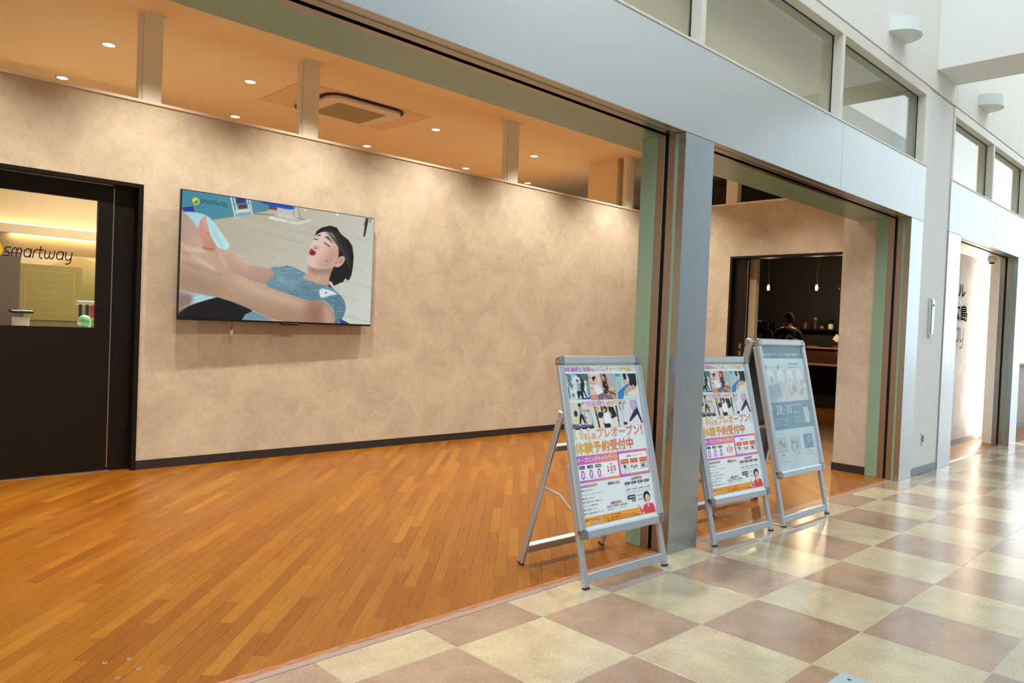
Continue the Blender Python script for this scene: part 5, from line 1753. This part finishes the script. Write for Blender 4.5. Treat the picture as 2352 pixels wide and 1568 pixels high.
# pendants
for k, (px, pyy, pz, lb) in enumerate(((11.0, 4.2, 2.2, 'clear glass pendant lamp, left one in the bar doorway'), (11.0, 3.3, 2.19, 'clear glass pendant lamp, centre one with looped cord'),
                                       (11.0, 2.83, 2.18, 'clear glass pendant lamp at the right edge of the bar doorway'))):
    t = thing('pendant_lamp', lb, 'lamp', (px, pyy, pz), group='glass pendants over the bar')
    pts = [(0, 0, 0.70), (0, 0, 0.45), (0, 0, 0.13)]
    if k == 1:
        pts = [(0, 0, 0.70), (0, 0, 0.36)] + [(0, -0.05 + 0.05 * math.cos(a), 0.36 + 0.06 * math.sin(a)) for a in np.linspace(-1.2, 1.2, 7)] + [(0, 0, 0.30), (0, 0, 0.13)]
    obj('cord', MB().tube(pts, 0.004, 6), plain('grey_cord', (120, 104, 88), 0.6), t)
    obj('holder', MB().lathe([(0.004, 0.14), (0.014, 0.11), (0.022, 0.07), (0.03, 0.055)], 14), brass, t, smooth=True)
    obj('shade', MB().lathe([(0.03, 0.055), (0.065, 0.035), (0.085, 0.005), (0.085, -0.02), (0.06, -0.045), (0.045, -0.05)], 22), gl, t, smooth='all')
    obj('bulb', MB().lathe([(0.0004, -0.035), (0.018, -0.028), (0.026, -0.008), (0.022, 0.015), (0.012, 0.05)], 14), amber, t, smooth='all')
    d = bpy.data.lights.new('pendant_light', 'POINT')
    d.energy, d.color, d.shadow_soft_size = 26, (1.0, 0.72, 0.4), 0.03
    o = bpy.data.objects.new('pendant_light', d)
    o.location = (px, pyy, pz - 0.09)
    COL.objects.link(o)

# jars and glasses on the shelf
SX, SZ = 12.5, 1.49


def shelf_y(px): return 5.03 + (px - 1760) * (3.525 - 5.03) / 168.0


orange = plain('orange_cap', (206, 110, 56), 0.5)
rust = plain('rust_tin', (120, 56, 40), 0.45)
steelm = plain('brushed_tin', (150, 150, 150), 0.35, 0.8)


def shelf_thing(name, label, cat, px, parts):
    t = thing(name, label, cat, (SX, shelf_y(px), SZ), group='things on the bar shelf')
    for nm, prof, mt in parts: obj(nm, MB().lathe(prof, 14), mt, t, smooth=True)


shelf_thing('glass_cup', 'tall clear glass beside the standing person on the bar shelf', 'glass', 1815, [('body', [(0.026, 0), (0.03, 0.10), (0.029, 0.102), (0.025, 0.004)], gl), ('contents', [(0.02, 0.003), (0.024, 0.05)], steelm)])
shelf_thing('metal_tumbler', 'grey metal tumbler second from the standing person', 'cup', 1824, [('body', [(0.036, 0), (0.04, 0.09), (0.037, 0.09), (0.034, 0.01)], steelm), ('lid', [(0.04, 0.09), (0.02, 0.1)], M['rubber'])])
shelf_thing('small_glass', 'short clear glass alone on the bar shelf', 'glass', 1836, [('body', [(0.028, 0), (0.032, 0.06), (0.03, 0.06), (0.027, 0.006)], gl), ('contents', [(0.024, 0.007), (0.026, 0.02)], M['trim_white'])])
shelf_thing('tea_canister', 'rust red canister with dark lid on the bar shelf', 'canister', 1858, [('body', [(0.042, 0), (0.042, 0.11)], rust), ('lid', [(0.043, 0.11), (0.043, 0.13), (0.03, 0.135)], M['black'])])
shelf_thing('pepper_mill', 'tall dark mill with orange cap on the bar shelf', 'mill', 1880, [('body', [(0.034, 0), (0.028, 0.08), (0.033, 0.18)], plain('smoked_plastic', (70, 66, 78), 0.3)), ('cap', [(0.034, 0.18), (0.034, 0.215), (0.02, 0.22)], orange)])
shelf_thing('glass_jar', 'clear jar with pale contents on the bar shelf', 'jar', 1895, [('body', [(0.04, 0), (0.046, 0.13), (0.043, 0.13), (0.038, 0.006)], gl), ('contents', [(0.034, 0.007), (0.036, 0.06)], M['trim_white'])])
shelf_thing('coffee_server', 'coffee server with metal base and dark top at the shelf end', 'coffee maker', 1914, [('base', [(0.045, 0), (0.05, 0.07), (0.036, 0.1)], M['trim_white']), ('dripper', [(0.03, 0.1), (0.055, 0.17), (0.05, 0.17), (0.03, 0.105)], gl), ('lid', [(0.055, 0.17), (0.05, 0.182)], M['black'])])
t = thing('espresso_machine', 'low dark machine with pale top at the left of the shelf', 'machine', (12.5, 5.15, SZ))
obj('body', MB().rbox(-0.12, 0.15, -0.28, 0.25, 0, 0.10, 0.01), M['black'], t)
obj('tray', MB().rbox(-0.08, 0.1, -0.02, 0.2, 0.1, 0.145, 0.01), plain('pale_olive', (140, 136, 104), 0.6), t)
# things on the counter
t = thing('serving_plate', 'small pale plate on the counter beside the folding sign', 'plate', (12.15, 3.83, 1.137))
obj('dish', MB().lathe([(0.05, 0), (0.1, 0.012), (0.102, 0.016), (0.06, 0.006)], 20), M['trim_white'], t, smooth=True)
t = thing('sauce_dish', 'small reddish dish near the right end of the counter', 'dish', (12.15, 3.46, 1.137))
obj('bowl', MB().lathe([(0.03, 0), (0.055, 0.025), (0.05, 0.025), (0.03, 0.006)], 16), rust, t, smooth=True)
t = thing('folded_cloth', 'crumpled white cloth at the right end of the counter', 'cloth', (12.12, 3.32, 1.137))
mb = MB(); nn_ = 9
vs = [((i - 4) * 0.02, (j - 4) * 0.025, 0.012 + 0.022 * abs(math.sin(i * 1.3 + j * .7)) * (1 - ((i - 4) ** 2 + (j - 4) ** 2) / 40)) for i in range(nn_) for j in range(nn_)]
vs += [(x, y, 0.001) for x, y, z in vs]
fs = [(i * nn_ + j, i * nn_ + j + 1, (i + 1) * nn_ + j + 1, (i + 1) * nn_ + j) for i in range(nn_ - 1) for j in range(nn_ - 1)]
fs += [tuple(v + nn_ * nn_ for v in f[::-1]) for f in fs]
mb.add(vs, fs)
obj('fabric', mb, M['trim_white'], t, smooth='all')
t = thing('menu_card', 'cream card leaning out from the wall end above the counter', 'card', (11.9, 3.28, 1.32))
obj('card', MB().box(-0.002, 0.002, -0.05, 0.05, -0.06, 0.06), M['trim_white'], t).rotation_euler = (0.6, 0, 0)
obj('clip', MB().box(-0.005, 0.005, -0.06, -0.03, -0.19, -0.05), M['alu'], t)


# ---------------------------------------------------------------- people
skin = plain('skin', (196, 146, 120), 0.55)
black_cloth = plain('black_jacket', (34, 32, 36), 0.8)
pants = plain('dark_trousers', (30, 30, 36), 0.8)
hair_b = plain('black_hair', (16, 13, 14), 0.85, spec=0.2)
hair_r = plain('reddish_hair', (84, 42, 30), 0.8, spec=0.2)
rust_cloth = plain('maroon_sweater', (84, 40, 36), 0.8)


def person(label, loc, rz, joints, edges, radii, top_z, cloth, hair, head, look, extra=None):
    """one continuous body grown along a skeleton; head with face, hair as a child"""
    t = thing('person', label, 'person', loc, rz)
    me = bpy.data.meshes.new('body')
    names_ = list(joints)
    me.from_pydata([joints[k] for k in names_], [(names_.index(a), names_.index(c)) for a, c in edges], [])
    o = bpy.data.objects.new('body', me)
    COL.objects.link(o)
    md = o.modifiers.new('skin', 'SKIN')
    for k, sv in zip(names_, me.skin_vertices[0].data):
        r_ = radii[k]
        sv.radius = r_ if isinstance(r_, tuple) else (r_, r_)
        sv.use_root = k == 'pelvis'
    s = o.modifiers.new('sub', 'SUBSURF')
    s.levels = s.render_levels = 2
    bpy.context.view_layer.update()
    body = bpy.data.meshes.new_from_object(o.evaluated_get(bpy.context.evaluated_depsgraph_get()))
    bpy.data.objects.remove(o)
    bm = bmesh.new()
    bm.from_mesh(body)
    # head with features
    hc = Vector(head)
    rot = Matrix.Rotation(look, 4, 'Z')
    ret = bmesh.ops.create_icosphere(bm, subdivisions=3, radius=1.0)
    for v in ret['verts']:
        p = v.co.copy()
        x, y, z = p.x * 0.074, p.y * 0.095, p.z * 0.115
        if z < -0.02: x *= 1 - 0.35 * min(1, (-z - 0.02) / 0.09); y = y * (1 - 0.15 * min(1, (-z - .02) / .09)) - 0.012
        if y < -0.05:
            y -= 0.022 * math.exp(-(x / 0.013) ** 2 - ((z + 0.012) / 0.026) ** 2)      # nose
            y += 0.012 * math.exp(-((abs(x) - 0.03) / 0.014) ** 2 - ((z - 0.014) / 0.014) ** 2)   # eye hollows
            y -= 0.006 * math.exp(-(x / 0.024) ** 2 - ((z + 0.056) / 0.012) ** 2)     # lips
        v.co = rot @ Vector((x, y, z)) + hc
    for sx in (-1, 1):
        ret = bmesh.ops.create_icosphere(bm, subdivisions=1, radius=1.0)
        for v in ret['verts']: v.co = rot @ Vector((sx * 0.076 + v.co.x * 0.009, 0.005 + v.co.y * 0.02, -0.005 + v.co.z * 0.032)) + hc
    bm.to_mesh(body)
    bm.free()
    for mt in (skin, cloth, pants): body.materials.append(mt)
    hands = [Vector(joints[k]) for k in joints if k.startswith('hand')]
    for f in body.polygons:
        c = f.center
        if c.z > top_z or any((c - h).length < 0.11 for h in hands): f.material_index = 0
        elif c.z < joints['pelvis'][2] + 0.04 and abs(c.x) < 0.26: f.material_index = 2
        else: f.material_index = 1
        f.use_smooth = True
    link('body', body, t)
    # hair cap
    mb = MB()
    bm = bmesh.new()
    bmesh.ops.create_icosphere(bm, subdivisions=3, radius=1.0)
    for v in bm.verts:
        p = v.co.copy()
        k = 1.0 + 0.05 * math.sin(9 * p.x + 4 * p.z) * math.cos(7 * p.y)
        v.co = rot @ Vector((p.x * 0.084 * k, p.y * 0.104 * k + 0.006, p.z * 0.122 * k + 0.008)) + hc
    kill = [f for f in bm.faces if (lambda q: q.y < -0.035 and q.z < 0.06 or q.z < -0.055)(rot.inverted() @ (f.calc_center_median() - hc))]
    bmesh.ops.delete(bm, geom=kill, context='FACES')
    hm = bpy.data.meshes.new('hair')
    bm.to_mesh(hm)
    bm.free()
    hm.materials.append(hair)
    hm.polygons.foreach_set('use_smooth', [True] * len(hm.polygons))
    link('hair', hm, t)
    return t


J = {'pelvis': (0, 0, .93), 'belly': (0, -.01, 1.08), 'chest': (0, -.0, 1.26), 'neck0': (0, 0, 1.42), 'neck': (0, -.015, 1.50),
     'shl': (.17, 0, 1.39), 'ell': (.24, -.06, 1.13), 'wrl': (.16, -.26, 1.04), 'hand_l': (.12, -.34, 1.04), 'shr': (-.17, 0, 1.39), 'elr': (-.25, -.05, 1.13), 'wrr': (-.17, -.25, 1.03), 'hand_r': (-.13, -.33, 1.03),
     'hipl': (.09, 0, .88), 'knl': (.1, -.02, .49), 'anl': (.1, .02, .08), 'tol': (.11, -.13, .035), 'hipr': (-.09, 0, .88), 'knr': (-.1, -.02, .49), 'anr': (-.1, .02, .08), 'tor': (-.11, -.13, .035)}
ED = [('pelvis', 'belly'), ('belly', 'chest'), ('chest', 'neck0'), ('neck0', 'neck'), ('neck0', 'shl'), ('shl', 'ell'), ('ell', 'wrl'), ('wrl', 'hand_l'), ('neck0', 'shr'), ('shr', 'elr'), ('elr', 'wrr'), ('wrr', 'hand_r'),
      ('pelvis', 'hipl'), ('hipl', 'knl'), ('knl', 'anl'), ('anl', 'tol'), ('pelvis', 'hipr'), ('hipr', 'knr'), ('knr', 'anr'), ('anr', 'tor')]
RD = {'pelvis': (.16, .12), 'belly': (.145, .105), 'chest': (.17, .115), 'neck0': (.10, .08), 'neck': .055, 'shl': .068, 'ell': .046, 'wrl': .032, 'hand_l': (.036, .02), 'shr': .068, 'elr': .046, 'wrr': .032, 'hand_r': (.036, .02),
      'hipl': .095, 'knl': .062, 'anl': .042, 'tol': .04, 'hipr': .095, 'knr': .062, 'anr': .042, 'tor': .04}


def fingers(J2, ED2, RD2, side, sg, d):
    h = Vector(J2['hand_' + side])
    for k in range(4):
        a, c = 'f%s%da' % (side, k), 'f%s%db' % (side, k)
        l = (.05, .06, .056, .042)[k]
        J2[a] = tuple(h + Vector((sg * (-.024 + .016 * k), d * l, -.008)))
        J2[c] = tuple(h + Vector((sg * (-.024 + .016 * k), d * (l + .03), -.03)))
        ED2 += [('hand_' + side, a), (a, c)]
        RD2[a], RD2[c] = .0095, .008
    a = 'th%s' % side
    J2[a] = tuple(h + Vector((-sg * .05, d * .005, .0)))
    ED2.append(('hand_' + side, a))
    RD2[a] = .0095


J1, E1, R1 = dict(J), list(ED), dict(RD)
fingers(J1, E1, R1, 'l', 1, -1)
fingers(J1, E1, R1, 'r', -1, -1)
# facing into the bar (+x), head turned to the left
p1 = person('standing person in black jacket with white round back mark', (10.45, 3.52, 0), math.radians(128), J1, E1, R1, 1.455, black_cloth, hair_b, (0, -.03, 1.60), math.radians(88))
mb = MB()
ring = [(0.062 * math.cos(a), 1.285 + 0.062 * math.sin(a)) for a in np.linspace(0, 2 * math.pi, 24, endpoint=False)]
cutr = [(-0.012 + 0.05 * math.cos(a), 1.262 + 0.034 * math.sin(a)) for a in np.linspace(0, 2 * math.pi, 24, endpoint=False)]
backp = lambda x, z, n: (x, 0.128 + n, z)
mb.add([backp(x, z, 0) for x, z in ring], [tuple(range(24))], col=L4((222, 220, 214)))
b0 = [backp(x, z, 0.0015) for x, z in cutr]
mb.add(b0, [tuple(range(24))], col=L4((34, 32, 36)))
for a, c in (((-.12, 1.18), (.12, 1.18)), ((.12, 1.18), (.12, 1.40)), ((.12, 1.40), (-.12, 1.40)), ((-.12, 1.40), (-.12, 1.18))):
    x0_, x1_ = min(a[0], c[0]) - .002, max(a[0], c[0]) + .002
    z0_, z1_ = min(a[1], c[1]) - .002, max(a[1], c[1]) + .002
    mb.add([backp(x0_, z0_, 0), backp(x1_, z0_, 0), backp(x1_, z1_, 0), backp(x0_, z1_, 0)], [(0, 1, 2, 3)], col=L4((120, 116, 112)))
obj('back_mark', mb, M['print'], p1, colors=True)

# seated person whose head just shows above the folding sign
J2 = dict(J)
dz = -0.31
for k in ('pelvis', 'belly', 'chest', 'neck0', 'neck', 'shl', 'shr', 'ell', 'elr', 'wrl', 'wrr', 'hand_l', 'hand_r', 'hipl', 'hipr'):
    J2[k] = (J[k][0], J[k][1], J[k][2] + dz)
for s_, sg in (('l', 1), ('r', -1)):
    J2['kn' + s_] = (sg * .1, -.42, .52); J2['an' + s_] = (sg * .1, -.40, .09); J2['to' + s_] = (sg * .1, -.55, .04)
E2, R2 = list(ED), dict(RD)
fingers(J2, E2, R2, 'l', 1, -1)
fingers(J2, E2, R2, 'r', -1, -1)
p2 = person('seated person with reddish hair below the standing person', (9.2, 3.27, 0), math.radians(80), J2, E2, R2, 1.455 + dz, rust_cloth, hair_r, (0, -.03, 1.60 + dz), math.radians(30))
t = thing('bar_stool', 'round stool under the seated person', 'stool', (9.2, 3.27, 0))
obj('seat', MB().lathe([(0.02, 0.44), (0.17, 0.44), (0.18, 0.455), (0.17, 0.475), (0.02, 0.478)], 20), M['dark_frame'], t, smooth=True)
for k in range(4):
    a = math.pi / 4 + k * math.pi / 2
    obj('leg', MB().tube([(0.12 * math.cos(a), 0.12 * math.sin(a), 0.44), (0.17 * math.cos(a), 0.17 * math.sin(a), 0.0)], 0.012), M['black'], t)
